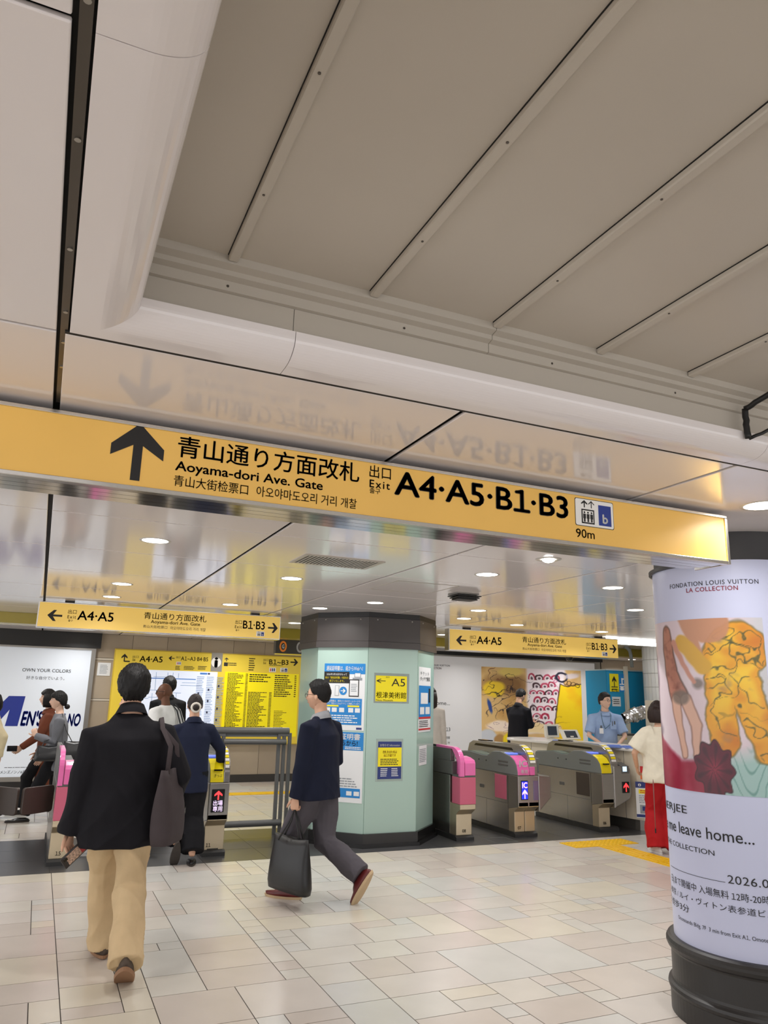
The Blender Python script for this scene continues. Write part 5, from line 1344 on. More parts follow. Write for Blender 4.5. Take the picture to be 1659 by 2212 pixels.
def hairshape(D, style, fem, seed=0):
    P = headshape(D, fem)
    az = np.arctan2(np.abs(D[:, 0]), D[:, 1]); hx, hy = HL
    off = {'short': 0, 'fade': .06, 'medium': -.16, 'fringe': -.12, 'tied': .0, 'bob': -.12}.get(style, 0)
    hl = np.interp(az, hx, hy)+off*(1 if style != 'fringe' else np.interp(az, [0, .8, 1.3, 3.2], [1.6, 1.2, .3, .3]))
    if style == 'medium': hl = hl-np.interp(az, [0, 1.9, 2.4, 3.2], [0, 0, .16, .20])
    m = np.clip((D[:, 2]-hl)/.16, 0, 1); m = m*m*(3-2*m)
    top = {'short': .024, 'fade': .026, 'medium': .034, 'fringe': .030, 'tied': .012, 'bob': .026}.get(style, .024)
    side = {'short': .014, 'fade': .007, 'medium': .024, 'fringe': .022, 'tied': .010, 'bob': .026}.get(style, .014)
    t = side+(top-side)*np.clip(D[:, 2]*1.4+.1, 0, 1)
    r = np.random.RandomState(seed); ph = r.rand(6)*6.28
    strand = np.sin(az*21+3*np.sin(D[:, 2]*5+ph[0])+ph[1])*.5+np.sin(D[:, 0]*40+D[:, 2]*9+ph[2])*.3+np.sin(az*47+ph[3])*.3
    lump = np.sin(D[:, 0]*7+ph[4])*np.sin(D[:, 2]*6+D[:, 1]*5+ph[5])
    t = t*(1+.13*strand+.10*lump)+r.uniform(-.0016, .0016, len(t))
    N = D*np.array([1/.077, 1/.098, 1/.118]); N /= np.linalg.norm(N, axis=1)[:, None]
    return P+N*np.where(m > .01, t*m-.001, -.010)[:, None]
def hand_mb(mb, w, f, nrm, side, curl=.35, s=1.0, thumb=.5):
    """palm, four fingers, thumb; f finger direction, nrm palm normal, side towards the thumb"""
    w = Vector(w); f = Vector(f).normalized(); nrm = Vector(nrm); nrm = (nrm-f*nrm.dot(f)).normalized(); sd = f.cross(nrm); sd = sd if sd.dot(Vector(side)) > 0 else -sd
    # palm as a flattened tube
    vs = []; fs = []; N = 10
    prof = [(-.02, .024, .019), (.0, .026, .019), (.03, .036, .017), (.06, .040, .015), (.085, .039, .012), (.092, .034, .008)]
    for d, a, b in prof:
        for k in range(N):
            an = 2*math.pi*k/N; vs.append(w+f*d*s+sd*math.cos(an)*a*s+nrm*math.sin(an)*b*s)
    for i in range(len(prof)-1):
        for k in range(N): j = (k+1) % N; fs.append((i*N+k, i*N+j, (i+1)*N+j, (i+1)*N+k))
    fs += [tuple(range(N))[::-1], tuple(range((len(prof)-1)*N, len(prof)*N))]
    mb.add(vs, fs)
    for o, L, c in ((.029, .072, .9), (.010, .082, 1.0), (-.010, .076, 1.08), (-.028, .060, 1.2)):
        p = w+f*.08*s+sd*o*s; pts = [p]; a = 0
        for q in (.42, .33, .25):
            a += curl*c*1.25
            dirv = f*math.cos(a)+nrm*math.sin(a); p = p+dirv*L*q*s; pts.append(p)
        mb.tube(pts, [.0095*s, .009*s, .008*s, .0055*s], 8)
    p = w+f*.022*s+sd*.026*s; pts = [p]; dv = (f*.7+sd*.75+nrm*.25*thumb).normalized()
    for q, add in ((.036, 0), (.030, .35), (.024, .7)):
        dd = (dv+nrm*add*thumb+f*add*.6).normalized(); p = p+dd*q*s; pts.append(p)
    mb.tube(pts, [.013*s, .011*s, .0095*s, .006*s], 8)
SKIN = {'asian': (222, 176, 148), 'pale': (232, 192, 168), 'dark': (112, 74, 54)}
def cloth(name, rgb, rough=.85, var=.05):
    return mat('cloth_'+name, rgb, rough, spec=.25, var=var, vscale=14, bump=.05, bscale=260)
HAIRM = mat('hair_black', (17, 15, 15), .55, spec=.35, bump=.5, bscale=160, stretch=(1, 1, .10))
def local(o, root):
    o.parent = root; o.matrix_parent_inverse = Matrix.Identity(4); return o
def person(label, loc, heading, H, pose, look, vox=.013):
    """a figure facing +y in its own frame; loc on the floor, heading clockwise from +Y in degrees"""
    root = thing('person', label, 'person', (loc[0], loc[1], 0)); root.rotation_euler = (0, 0, -math.radians(heading)); sc = H/1.75; root.scale = (sc, sc, sc)
    fem = look.get('fem', False)
    lean = math.radians(pose.get('lean', 3)); hz = pose.get('hipz', .925); hy = pose.get('hipy', 0)
    hip = Vector((0, hy, hz)); up = Vector((0, math.sin(lean), math.cos(lean)))
    sw = (.165 if fem else .185)*look.get('shoulder', 1); tw = math.radians(pose.get('twist', 0))
    sx = Vector((math.cos(tw), math.sin(tw), 0))
    nb = hip+up*.555
    sh = {s: nb-up*.108+sx*sw*s+Vector((0, 0, pose.get('shz', {}).get(s, 0))) for s in (-1, 1)}
    hc = nb+up*.085+Vector((0, .032+pose.get('headfwd', 0), .062))
    yaw = math.radians(pose.get('yaw', 0)); pit = math.radians(pose.get('pitch', 0))
    HR = Matrix.Translation(hc) @ Matrix.Rotation(-yaw, 4, 'Z') @ Matrix.Rotation(pit, 4, 'X')
    ank = {}; knee = {}; hipj = {}
    for s, k in ((-1, 'footL'), (1, 'footR')):
        x, y, z, p = pose.get(k, (.09*s, 0, 0, 0)); ank[s] = Vector((x, y, .085+z)); hipj[s] = hip+Vector((.085*s, 0, -.03)); knee[s], ank[s] = ik(hipj[s], ank[s], .435, .41, pose.get('kneepole', (0.05*s, 1, 0)))
    wr = {}; el = {}
    for s, k in ((-1, 'handL'), (1, 'handR')):
        t = Vector(pose.get(k, (.24*s, .04, .80))); el[s], wr[s] = ik(sh[s], t, .29, .265, pose.get('elbow'+k[-1], (.5*s, -1, -.15)))
    # --- body
    mb = MB()
    mb.tube([hip-up*.10, hip, hip+up*.18, hip+up*.36, hip+up*.47, nb, nb+up*.06+Vector((0, .012, 0)), hc-Vector((0, .02, .03))], [(.13, .09), (.15, .10), (.125, .09), (.14, .09), (.108, .064), (.060, .054), (.056, .058), (.054, .058)], 14)
    for s in (-1, 1):
        mb.tube([sh[s]-sx*s*.06, sh[s], el[s], wr[s]], [.055, .052, .040, .027], 10); mb.tube([hipj[s]+Vector((0, 0, .06)), knee[s], ank[s]], [.082, .055, .038], 10)
    me = fuse(mb, .016, 4)
    D, fs = headgrid(44, 34); HP = headshape(D, fem)
    hb = MB(); hb.add(to_arr(me).tolist(), [tuple(p.vertices) for p in me.polygons]); bpy.data.meshes.remove(me)
    hp = [HR @ Vector(p) for p in HP]; hb.add(hp, fs)
    for s in (-1, 1):
        e = MB().sphere((0, 0, 0), (.010, .020, .032), 12, 8)
        hb.add([HR @ (Vector((.076*s, -.006, -.004))+Matrix.Rotation(.35*s, 3, 'Z') @ Vector(v)) for v in e.v], e.f)
        hd = pose.get('hand%s' % 'LR'[(s+1)//2]+'o', {}); f = (wr[s]-el[s]).normalized()
        f = Vector(hd.get('f', f+Vector((0, .12, -.1)))); hand_mb(hb, wr[s], f, hd.get('n', (-s, .15, 0)), hd.get('side', (0, 1, .2)), hd.get('curl', .32), 1.0)
    skin = mat('skin_'+look.get('skin', 'asian'), SKIN[look.get('skin', 'asian')], .5, spec=.35, var=.04, vscale=30)
    local(hb.build('body', skin, None, smooth=True), root)
    # --- face
    sp = MB().sphere((0, 0, 0), 1, 10, 8)
    for s in (-1, 1):
        eo = local(MB().add([HR @ Vector((.031*s+.0125*v[0], .0765+.0115*v[1], .009+.0095*v[2])) for v in sp.v], sp.f).build('eye', mat('eye_white', (226, 220, 214), .3), None, smooth=True), root)
        local(MB().add([HR @ Vector((.031*s+.006*v[0], .0862+.0035*v[1], .009+.0062*v[2])) for v in sp.v], sp.f).build('iris', mat('eye_dark', (30, 22, 18), .2), None, smooth=True), eo)
        local(MB().tube([HR @ Vector((.013*s, .093, .030)), HR @ Vector((.032*s, .0905, .036)), HR @ Vector((.052*s, .078, .031))], [.0030, .0036, .002], 6).build('eyebrow', HAIRM, None), root)
    lp = MB().tube([HR @ Vector((-.020, .0865, -.053)), HR @ Vector((0, .0975, -.0515)), HR @ Vector((.020, .0865, -.053))], [.002, .0055, .002], 8)
    local(lp.build('lips', mat('lips_'+('f' if fem else 'm'), (190, 96, 92) if fem else (186, 124, 108), .4), None, smooth=True), root)
    # --- hair
    st = look.get('hair', 'short')
    if st != 'bald':
        D2, f2 = headgrid(90, 60); hh = MB(); base = {'long': 'medium', 'bun': 'tied', 'lowbun': 'fringe', 'bob': 'bob'}.get(st, st)
        hh.add([HR @ Vector(p) for p in hairshape(D2, base, fem, look.get('seed', 1))], f2)
        hm = HAIRM if look.get('haircol') is None else mat('hair_%d' % look['haircol'][0], look['haircol'], .5, spec=.4, bump=.5, bscale=160, stretch=(1, 1, .10))
        extra = MB()
        if st == 'bob':
            for an in range(-115, 116, 10):
                a = math.radians(an); rx, ry = .094, .106
                p = lambda z, k: HR @ Vector((k*rx*math.sin(a), -k*ry*math.cos(a), z)); extra.tube([p(.06, .85), p(.0, 1.02), p(-.07, 1.06), p(-.125, .97)], [.022, .026, .024, .010], 8)
        if st == 'long':
            for an in range(-110, 111, 14):
                a = math.radians(an); p = lambda z, k: HR @ Vector((k*.09*math.sin(a), -k*.105*math.cos(a)-.01, z)); extra.tube([p(.05, .9), p(-.05, 1.05), p(-.18, 1.0), p(-.36, .9)], [.024, .026, .026, .010], 8)
        if st == 'lowbun':
            e = MB().sphere((0, -.125, -.075), (.042, .038, .036), 14, 10); extra.add([HR @ Vector(v) for v in e.v], e.f)
        if extra.v: hh.add(extra.v, extra.f)
        ho = local(hh.build('hair', hm, None, smooth=True), root)
        if st == 'bun':
            e = MB().sphere((0, -.118, -.02), (.036, .03, .036), 14, 10); b = MB().add([HR @ Vector(v) for v in e.v], e.f); local(b.build('hair_bun', hm, None, smooth=True), root)
            ring = [HR @ Vector((.046*math.cos(a), -.112, -.02+.044*math.sin(a))) for a in [2*math.pi*k/16 for k in range(17)]]
            local(MB().tube(ring, .014, 8, cap=False).build('scrunchie', mat('scrunchie', (232, 226, 214), .8, bump=.2), None, smooth=True), ho)
    if look.get('glasses'):
        gl = MB()
        for s in (-1, 1):
            gl.tube([HR @ Vector((.033*s+.023*math.cos(a), .103, .006+.018*math.sin(a))) for a in [2*math.pi*k/14 for k in range(15)]], .0018 if look['glasses'] == 'thin' else .0035, 6, cap=False)
            gl.tube([HR @ Vector((.056*s, .102, .010)), HR @ Vector((.080*s, .06, .012)), HR @ Vector((.084*s, -.01, .010))], .0018 if look['glasses'] == 'thin' else .0035, 6)
        gl.tube([HR @ Vector((-.010, .104, .010)), HR @ Vector((.010, .104, .010))], .0018, 6)
        local(gl.build('glasses', mat('glasses_frame', (40, 36, 32), .3), None, smooth=True), root)
    # --- trousers / skirt
    b = look['bottom']; seed = look.get('seed', 1)
    mb = MB(); k = b.get('w', 1.0); hemz = b.get('hem', .0)
    mb.tube([hip-up*.09, hip-up*.02, hip+up*.10], [(.16*min(k, 1.15), .12), (.165, .118), (.145, .105)], 16)
    for s in (-1, 1):
        ax = (ank[s]-knee[s]); an_ = ax.normalized(); hemp = ank[s]-an_*hemz; fl = b.get('flare', 1)
        mid = hipj[s].lerp(knee[s], .5)
        mb.tube([hipj[s]+Vector((0, 0, .05)), mid, knee[s], knee[s].lerp(hemp, .5)+Vector((0, -.008, 0)), hemp-an_*.03, hemp, hemp+an_*.012], [.100*min(k, 1.12), .092*k, .080*k, .076*k*fl, .076*k*fl, .077*k*fl, .077*k*fl], 16)
    if b.get('skirt'): mb.tube([hip-up*.02, hip-up*.35, hip-up*.62, Vector((0, hy, hemz+.05))], [(.16, .12), (.19*k, .15*k), (.20*k, .17*k), (.21*k, .19*k)], 18)
    local(link('skirt' if b.get('skirt') else 'trousers', fuse(mb, vox, 3, folds(b.get('fold', .006), seed+3, 7, 6, mode='leg')), cloth(b['name'], b['rgb']), None, smooth=True), root)
    # --- top
    t = look['top']; hem = t.get('hem', .72); k = t.get('w', 1.0); mb = MB()
    f = lambda z: hip+up*(z-hz)
    mb.tube([f(hem), f(hem+.06), f(.96 if hem < .9 else hem+.1), f(1.12), f(1.28), nb-up*.11, nb-up*.06, nb-up*.022], [(.185*k, .125*k), (.187*k, .128*k), (.178*k, .122*k), (.172*k, .118*k), (.185*k, .118*k), (.165*k, .10), (.115, .082), (.078, .070)], 18)
    sl = t.get('sleeve', 1.0); sr = t.get('sr', 1.0)
    for s in (-1, 1):
        mb.tube([nb-up*.045+sx*s*.05, nb.lerp(sh[s], .6)-up*.038, sh[s]-up*.012], [.052, .060, .066], 12)
        if sl >= 1: pts = [sh[s]-sx*s*.05, sh[s]+sx*s*.012, sh[s].lerp(el[s], .5), el[s], el[s].lerp(wr[s], .5), wr[s]+(wr[s]-el[s]).normalized()*.012]; rr = [.066*sr, .073*min(sr,1.15), .070*sr, .064*sr, .057*sr, .052*sr]
        else: pts = [sh[s]-sx*s*.05, sh[s]+sx*s*.01, sh[s].lerp(el[s], .45), sh[s].lerp(el[s], .85)]; rr = [.066*sr, .070*min(sr,1.15), .073*sr, .076*sr]
        mb.tube(pts, rr, 12)
    local(link(t.get('part', 'jacket'), fuse(mb, vox, 7, folds(t.get('fold', .005), seed, 8, 7)), cloth(t['name'], t['rgb']), None, smooth=True), root)
    if t.get('collar', True):
        c = t.get('collar_rgb'); cm = cloth(t['name'], t['rgb']) if not c else cloth(t['name']+'_collar', c)
        vs = []; N = 20
        for r_, z in ((.074, -.055), (.066, -.002), (.070, .004), (.088, -.035), (.097, -.055)):
            for i in range(N): a = 2*math.pi*i/N; vs.append(nb+Vector((r_*1.05*math.cos(a), r_*math.sin(a)+.008, z+.004+t.get('ch', 0)-.024*math.sin(a))))
        fs = [(j*N+i, j*N+(i+1) % N, (j+1)*N+(i+1) % N, (j+1)*N+i) for j in range(4) for i in range(N)]
        local(MB().add(vs, fs).build('collar', cm, None, smooth=True), root)
    # --- shoes
    sh_ = look['shoes']
    for s, kf in ((-1, 'footL'), (1, 'footR')):
        p = math.radians(pose.get(kf, (0, 0, 0, 0))[3]); yw = math.radians(pose.get('toe', 6)*s)
        sz = sh_.get('size', 1.12)
        Mx = Matrix.Translation(ank[s]) @ Matrix.Rotation(-yw, 4, 'Z') @ Matrix.Rotation(-p, 4, 'X') @ Matrix.Diagonal((sz*1.04, sz, 1, 1))
        def foot_mb(r0, r1, z0, z1):
            b_ = MB(); N = 18; vs = []; fs = []
            rings = [(z0, 1.0), (z0+.3*(z1-z0), 1.03), (z0+.65*(z1-z0), .93), (z1, .70)]
            for z, g in rings:
                for i in range(N):
                    a = 2*math.pi*i/N; yy = .06+.132*math.sin(a)*(g if math.sin(a) < 0 else (g if z <= z0+.4*(z1-z0) else g*.55)); w = (.040+.010*math.sin(a))*g; vs.append(Mx @ Vector((w*math.cos(a)*(1 if abs(math.sin(a)) < .95 else 1), yy, z+(.0 if math.sin(a) < .3 else -.012*(z > z0+.5*(z1-z0))))))
            for j in range(3):
                for i in range(N): q = (i+1) % N; fs.append((j*N+i, j*N+q, (j+1)*N+q, (j+1)*N+i))
            fs += [tuple(range(N))[::-1], tuple(range(3*N, 4*N))]; return b_.add(vs, fs)
        so = local(foot_mb(1, 1, -.068, sh_.get('top', .0)).build('shoe', mat('shoe_'+sh_['name'], sh_['rgb'], sh_.get('rough', .5)), None, smooth=True), root)
        N = 18; vs = []
        for z, g in ((-.085, 1.0), (-.066, 1.06)):
            for i in range(N): a = 2*math.pi*i/N; vs.append(Mx @ Vector(((.041+.010*math.sin(a))*g*math.cos(a), .06+.136*g*math.sin(a), z)))
        o = MB().add(vs, [(i, (i+1) % N, N+(i+1) % N, N+i) for i in range(N)]+[tuple(range(N))[::-1], tuple(range(N, 2*N))]).build('sole', mat('sole_'+sh_['name'], sh_.get('sole', (60, 54, 50)), .7), None); local(o, so)
    root['_'] = 0; del root['_']
    Wm = Matrix.LocRotScale(root.location, root.rotation_euler, root.scale)
    return dict(root=root, W=lambda v: Wm @ Vector(v), wr=wr, el=el, sh=sh, nb=nb, HR=HR, hip=hip, f=f, M=Wm)
BLACK = (24, 24, 27)
# 1 man in the foreground
P1 = person('man in oversized black jacket and beige trousers walking towards the gates, tote on shoulder', (.56, 5.16), 2, 1.765,
    dict(hipz=.90, footL=(-.02, .22, 0, 4), footR=(.07, -.38, .07, 30), handL=(-.29, .02, .73), handR=(.30, .20, .90), lean=3, shz={1: -.035, -1: -.05},
         handLo=dict(f=(.05, .12, -1), n=(.75, -.6, .1), side=(-.3, -.6, .1), curl=.42)),
    dict(hair='medium', seed=4, shoulder=1.06, top=dict(name='jacket_black', rgb=(25, 24, 29), hem=.655, w=1.30, sr=1.32, fold=.011, ch=.022), bottom=dict(name='chino', rgb=(208, 182, 142), w=1.16, flare=1.08, hem=-.03, fold=.012),
         shoes=dict(name='suede', rgb=(88, 76, 66), rough=.9, sole=(150, 112, 82), top=.035, size=1.22)), vox=.010)
# 2 woman in navy suit
P2 = person('woman in navy suit with white scrunchie bun tapping the exit-only gate', (1.455, 7.84), 4, 1.575,
    dict(footR=(.07, -.14, 0, 0), footL=(-.10, -.10, .12, 62), handR=(.37, .34, .98), handL=(-.22, .20, .86), elbowR=(.8, -.6, -.3), lean=4, hipz=.915, handRo=dict(n=(0, .3, -1), curl=.3)),
    dict(fem=True, hair='bun', seed=8, haircol=(36, 27, 24), top=dict(name='navy_suit', rgb=(30, 36, 58), hem=.70, w=1.08, fold=.004), bottom=dict(name='black_trousers', rgb=(22, 22, 26), w=1.22, flare=1.35, hem=.055, fold=.004), shoes=dict(name='black_pump', rgb=(20, 20, 22), rough=.35, top=-.035)), vox=.011)
# 3 walking man with bag
P3 = person('man in glasses, navy jacket and grey trousers walking left with a black bag', (2.21, 6.16), -40, 1.725,
    dict(hipz=.90, footL=(-.05, .20, 0, 0), footR=(.06, -.37, .14, 58), handL=(-.235, .10, .76), handR=(.20, .22, .93), lean=2, yaw=-8, elbowR=(.5, -1, -.2), handLo=dict(f=(0, .05, -1), n=(1, .0, .1), curl=.75)),
    dict(hair='fade', seed=2, glasses='thin', top=dict(name='navy_jacket', rgb=(26, 31, 50), hem=.775, w=1.18, sr=1.14, fold=.006, collar_rgb=(150, 152, 156)), bottom=dict(name='grey_trousers', rgb=(84, 80, 86), w=1.24, hem=.005, fold=.009), shoes=dict(name='burgundy', rgb=(96, 30, 30), rough=.35, sole=(196, 170, 134), size=1.2)), vox=.010)
SH_BLK = dict(name='black_flat', rgb=(22, 22, 24), rough=.35, top=-.03); SH_WHT = dict(name='white_trainer', rgb=(226, 226, 224), rough=.5, sole=(235, 235, 232))
TR_BLK = dict(name='black_trousers', rgb=(22, 22, 26), w=1.05, hem=.02)
p = at(350, 1475, 10.3)
P4 = person('bald man in white T-shirt and dark glasses facing left at the map', (p.x+.09, 10.3), -38, p.z, dict(handL=(-.22, .12, .95), handR=(.24, .05, .85), yaw=-38),
    dict(hair='bald', skin='dark', glasses='thick', top=dict(part='t_shirt', name='white_tee', rgb=(232, 232, 230), hem=.80, w=1.12, sleeve=.5, sr=1.2, collar=False), bottom=TR_BLK, shoes=SH_WHT))
p = at(368, 1463, 12.0)
P5 = person('black-haired man in black jacket reading the map board', (p.x, 12.0), 8, p.z, dict(), dict(hair='medium', seed=6, top=dict(name='black_jacket', rgb=(30, 30, 32), hem=.75, w=1.08), bottom=TR_BLK, shoes=SH_BLK))
p = at(140, 1490, 10.7)
P6 = person('woman in grey cardigan and black trousers walking left beyond the gates', (p.x, 10.7), -90, p.z, dict(footL=(-.06, .33, 0, 0), footR=(.06, -.36, .10, 42), hipz=.89, handL=(-.10, .30, 1.12), handR=(.20, .18, .82), elbowL=(-.4, -1, -.6), handLo=dict(f=(.3, .4, .8), n=(.5, -.2, 0), curl=.5)),
    dict(fem=True, hair='lowbun', seed=3, skin='pale', top=dict(part='cardigan', name='grey_cardigan', rgb=(120, 122, 128), hem=.66, w=1.05, collar=False, fold=.007), bottom=TR_BLK, shoes=SH_BLK))
p = at(117, 1487, 11.35)
P7 = person('person with black bob and long brown coat walking left behind the grey cardigan', (p.x, 11.35), -92, p.z, dict(footL=(-.06, .22, 0, 0), footR=(.06, -.25, .06, 30), hipz=.9, handL=(-.2, .34, .92), handR=(.22, .10, .82), elbowL=(-.4, -1, -.4)),
    dict(fem=True, hair='bob', seed=5, skin='pale', top=dict(part='coat', name='brown_coat', rgb=(112, 62, 44), hem=.36, w=1.12, collar=True), bottom=TR_BLK, shoes=SH_BLK))
p = at(-1, 1494, 11.0)
P8 = person('person in cream sweater and black trousers cut by the left picture edge', (p.x, 11.0), -90, p.z, dict(footL=(-.06, .25, 0, 0), footR=(.06, -.28, .07, 32), hipz=.9, handL=(-.22, -.12, .86), handR=(.22, .15, .85)),
    dict(fem=True, hair='bob', seed=9, skin='pale', top=dict(part='sweater', name='cream_sweater', rgb=(222, 208, 170), hem=.80, w=1.08, collar=False), bottom=TR_BLK, shoes=SH_BLK))
p = at(931, 1486, 11.6)
P9 = person('person with long dark hair and pale coat half hidden behind the pillar', (p.x, 11.6), 20, p.z, dict(), dict(fem=True, hair='long', seed=7, skin='pale', haircol=(40, 28, 26), top=dict(part='coat', name='pale_coat', rgb=(206, 198, 190), hem=.62, w=1.08), bottom=TR_BLK, shoes=SH_BLK))
p = at(1120, 1492, 12.2)
P10 = person('man in long black coat looking down at his phone before the painting poster', (p.x-.03, 12.2), 68, p.z+.03, dict(pitch=-24, headfwd=.03, handR=(.10, .33, 1.13), handL=(-.06, .33, 1.10), elbowR=(.5, -.8, -.6), elbowL=(-.5, -.8, -.6), lean=4, handRo=dict(f=(-.3, .8, .3), n=(-.2, -.2, 1), curl=.5)),
    dict(hair='fade', seed=1, top=dict(part='coat', name='black_coat', rgb=(26, 26, 32), hem=.50, w=1.15), bottom=TR_BLK, shoes=SH_BLK))
p = at(1304, 1497, 9.5)
P11 = person('station clerk in light blue short-sleeved shirt and lanyard behind the counter', (p.x, 9.5), -150, p.z, dict(yaw=-38, handR=(.10, .26, .98), handL=(-.12, .26, .97), elbowR=(1, -.5, -.2), elbowL=(-1, -.5, -.2)),
    dict(hair='short', seed=12, skin='pale', glasses='thin', haircol=(32, 25, 24), top=dict(part='shirt', name='clerk_shirt', rgb=(160, 184, 222), hem=.86, w=1.04, sleeve=.5, sr=1.10, fold=.006), bottom=dict(name='navy_trousers', rgb=(34, 38, 54), w=1.05), shoes=SH_BLK), vox=.011)
P12 = person('woman in cream lace blouse and red wide trousers beside the poster column', (6.44, 6.72), 22, 1.60, dict(footL=(-.10, .05, 0, 0), footR=(.09, -.05, 0, 0), handL=(-.24, .22, .95), handR=(.2, .3, 1.0), elbowL=(-1, -.6, -.2)),
    dict(fem=True, hair='bob', seed=11, haircol=(44, 29, 26), top=dict(part='blouse', name='cream_lace', rgb=(234, 226, 206), hem=.80, w=1.40, sleeve=.9, sr=1.6, fold=.010, collar=False), bottom=dict(name='red_trousers', rgb=(176, 30, 36), w=1.28, flare=1.30, hem=-.01, fold=.010), shoes=SH_WHT), vox=.011)
P13 = person('person in black with white trainers passing gate 15, mostly hidden by the foreground man', (.94, 8.40), -72, 1.60, dict(footL=(-.06, .30, 0, 0), footR=(.06, -.28, .08, 35), hipz=.895), dict(hair='short', seed=10, top=dict(name='black_jacket', rgb=(30, 30, 32), hem=.7, w=1.1), bottom=TR_BLK, shoes=SH_WHT))

# ================================================================== THINGS CARRIED
def strap(t, pts, w, th, m, name='strap'):
    MB().tube(pts, [(w, th)]*len(pts), 8).build(name, m, t, smooth=True)
def bag_shape(name, t, c, right, up, thick, w, h, m, taper=.9, n=14):
    """soft bag: rounded box on axes"""
    right, up, thick = Vector(right).normalized(), Vector(up).normalized(), Vector(thick); th = thick.length; tn = thick.normalized()
    vs = []; rows = 9; N = 20; fs = []
    for j in range(rows):
        f = j/(rows-1); ww = w*(1-(1-taper)*f)*(1 if 0 < f else .93); dd = th*(.55+.45*math.sin(math.pi*min(1, f*.8+.25)))*(1-.55*f**3)
        for i in range(N):
            a = 2*math.pi*i/N; cx = math.copysign(abs(math.cos(a))**.45, math.cos(a)); cy = math.copysign(abs(math.sin(a))**.6, math.sin(a))
            vs.append(Vector(c)+right*cx*ww/2+tn*cy*dd/2+up*(f*h+.012*math.sin(3*cx+5*f)*(f > .5)))
    for j in range(rows-1):
        for i in range(N): k = (i+1) % N; fs.append((j*N+i, j*N+k, (j+1)*N+k, (j+1)*N+i))
    fs += [tuple(range(N))[::-1], tuple(range((rows-1)*N, rows*N))]
    return MB().add(vs, fs).build(name, m, t, smooth=True)
# tote on the foreground man's right shoulder
m_t = cloth('tote_grey', (74, 66, 68)); W = P1['W']
t = thing('tote_bag', 'dark grey fabric tote bag hanging from the foreground man\'s right shoulder', 'bag', W((.30, -.06, .72)))
bag_shape('bag_body', t, W((.265, -.12, .69)), (.55, 1, 0), (-.02, 0, 1), Vector((.9, -.45, 0))*.14, .33, .42, m_t, .93)
s1 = P1['sh'][1]
for dy, dx in ((-.16, .02), (.08, .04)):
    strap(t, [W((.262+dx*.5+dy*.3, -.12+dy*.55, 1.09)), W((.265+dy*.2, -.12+dy*.45, 1.25)), W((s1.x-.01, s1.y-.095+dy*.15, s1.z+.04)), W((s1.x-.01, s1.y, s1.z+.098)), W((s1.x-.01, s1.y+.08, s1.z+.05))], .015, .004, m_t)
# phone in his left hand
w = P1['wr'][-1]
t = thing('phone', 'phone in a patterned case in the foreground man\'s left hand', 'phone', W(w+Vector((.03, .03, -.13))))
F1 = Matrix.Translation(W(w+Vector((.045, -.035, -.115)))) @ Matrix.Rotation(math.radians(48), 4, 'Y') @ Matrix.Rotation(math.radians(-15), 4, 'X') @ Matrix.Rotation(math.radians(25), 4, 'Z')
def pbox(name, b, m, bev=.0):
    o = MB().box(*b).build(name, m, None, bevel=bev); o.data.transform(F1); setpar(o, t); return o
pbox('case', (-.039, .039, -.006, .006, -.088, .088), mat('phone_case', (48, 44, 44), .4), .005); pbox('pattern_panel', (-.030, .030, -.0075, -.006, -.06, .05), mat('phone_pattern', (190, 160, 140), .4, var=.6, vscale=90)); pbox('red_panel', (-.028, .028, -.008, -.0075, .03, .07), mat('phone_red', (170, 50, 56), .4)); pbox('camera_lens', (-.03, -.008, -.010, -.006, -.075, -.052), M_SLOT, .003)
# black bag of the walking man
W = P3['W']; w = P3['wr'][-1]; m_b = mat('bag_black_leather', (22, 22, 23), .4, bump=.03)
t = thing('tote_bag', 'stiff black leather tote bag in the walking man\'s hand', 'bag', W((w.x, w.y, .12)))
bag_shape('bag_body', t, W((w.x-.03, w.y, .115)), (W((0, 1, 0))-W((0, 0, 0)))+(W((.35, 0, 0))-W((0, 0, 0))), (0, 0, 1), (W((1, 0, 0))-W((0, 0, 0))).normalized()*.15, .52, .38, m_b, .80)
for dx in (-.035, .03):
    strap(t, [W((w.x-.03+dx, w.y-.10, .48)), W((w.x+dx*.5, w.y-.035, .62)), W((w.x, w.y, w.z-.085)), W((w.x+dx*.5, w.y+.035, .62)), W((w.x-.03+dx, w.y+.10, .48))], .008, .005, m_b, 'handle')
# shoulder bag of the bald man
W = P4['W']; t = thing('shoulder_bag', 'dark shoulder bag on the back of the bald man', 'bag', W((.16, -.2, 1.0))); m_d = cloth('bag_dark', (52, 54, 58)); s1 = P4['sh'][1]
bag_shape('bag_body', t, W((.14, -.22, .86)), W((1, 0, 0))-W((0, 0, 0)), (0, 0, 1), (W((0, 1, 0))-W((0, 0, 0)))*.12, .24, .32, m_d)
for dx in (-.03, .03): strap(t, [W((.14+dx, -.19, 1.16)), W((s1.x-.04+dx, s1.y-.10, s1.z+.02)), W((s1.x-.04+dx, s1.y, s1.z+.10)), W((s1.x-.03+dx, s1.y+.11, s1.z-.02))], .012, .005, m_d)
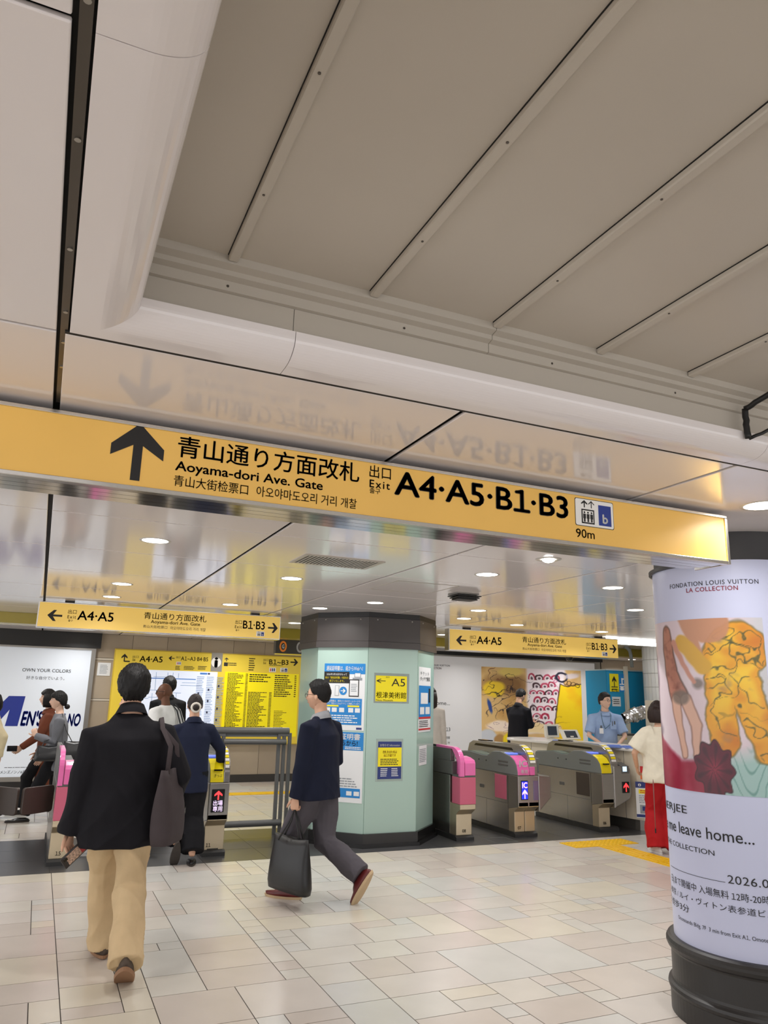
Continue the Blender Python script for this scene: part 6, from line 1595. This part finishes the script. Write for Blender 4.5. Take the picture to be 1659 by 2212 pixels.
# bags and phone beyond the gates
W = P6['W']; m_lb = mat('bag_black_soft', (38, 39, 41), .35, bump=.05)
t = thing('handbag', 'soft black handbag over the arm of the woman in grey cardigan', 'bag', W((-.2, .15, .85)))
bag_shape('bag_body', t, W((-.24, .12, .80)), W((0, 1, 0))-W((0, 0, 0)), (0, 0, 1), (W((1, 0, 0))-W((0, 0, 0)))*.14, .32, .17, m_lb, .8); strap(t, [W((-.24, -.03, .96)), W((-.22, .02, 1.06)), W((-.20, .10, 1.09)), W((-.22, .18, 1.06)), W((-.24, .22, .96))], .010, .006, m_lb, 'handle')
t = thing('camera_bag', 'boxy black bag hanging behind the woman in grey cardigan', 'bag', W((-.17, -.22, .85)))
bag_shape('bag_body', t, W((-.22, -.20, .80)), W((0, 1, 0))-W((0, 0, 0)), (0, 0, 1), (W((1, 0, 0))-W((0, 0, 0)))*.13, .24, .22, m_lb, 1.0); s0 = P6['sh'][-1]; strap(t, [W((-.22, -.20, 1.0)), W((s0.x-.03, s0.y-.10, 1.2)), W((s0.x, s0.y-.02, s0.z+.095))], .010, .005, m_lb)
W = P7['W']; w = P7['wr'][-1]; t = thing('phone', 'dark phone held low by the person in the brown coat', 'phone', W(w)); q = W(w+Vector((-.02, .09, -.02))); box('case', (q.x-.09, q.x+.03, q.y-.006, q.y+.006, q.z-.03, q.z+.04), M_SLOT, t, bevel=.006)
W = P10['W']; w = P10['wr'][1]; q = W(w+Vector((-.03, .12, .03))); t = thing('phone', 'dark phone in the hands of the man before the painting', 'phone', q); o = MB().box(-.035, .035, -.075, .075, -.005, .005).build('case', M_SLOT, None, bevel=.004); o.data.transform(Matrix.Translation(q) @ Matrix.Rotation(-math.radians(68), 4, 'Z') @ Matrix.Rotation(math.radians(35), 4, 'X')); setpar(o, t)
# clerk's badge and lanyard, parts of his outfit
R_ = P11['root']; nb = P11['nb']
lan = MB().tube([nb+Vector((-.05, -.03, .03)), nb+Vector((-.075, .09, -.06)), nb+Vector((-.05, .135, -.20)), nb+Vector((.03, .135, -.27))], .004, 6); lan.tube([nb+Vector((.05, -.03, .03)), nb+Vector((.075, .09, -.06)), nb+Vector((.06, .135, -.18)), nb+Vector((.03, .135, -.27))], .004, 6)
local(lan.build('lanyard', mat('lanyard_teal', (52, 96, 110), .5), None), R_)
def badge(name, x0, x1, z0, z1, y, m):
    local(MB().box(nb.x+x0, nb.x+x1, nb.y+y, nb.y+y+.008, nb.z+z0, nb.z+z1).build(name, m, None), R_)
badge('name_badge', .06, .12, -.34, -.26, .145, M_PAPER); badge('badge_clip', .08, .105, -.26, -.22, .145, M_SLOT)
badge('chest_pocket', -.14, -.05, -.27, -.17, .132, cloth('clerk_shirt', (0, 0, 0))); badge('pen', -.085, -.075, -.22, -.15, .141, M_SLOT); badge('pocket_device', -.125, -.105, -.20, -.15, .14, M_SLOT)

# folded umbrella hanging from the arm of the woman in the lace blouse
q0 = at(1411, 1690, 6.62); q1 = at(1416, 1792, 6.62)
t = thing('umbrella', 'thin folded umbrella hanging beside the red trousers', 'umbrella', (q1.x, 6.62, q1.z))
MB().tube([(q0.x, 6.62, q0.z+.03), (q0.x, 6.62, q0.z), (q1.x, 6.62, q1.z)], [.003, .006, .004], 8).build('shaft', mat("umbrella_rose", (150, 100, 96), .5), t, smooth=True)
MB().tube([(q1.x, 6.62, q1.z+.01), (q1.x, 6.62, q1.z-.035)], [.008, .006], 8).build('tip', M_SLOT, t)
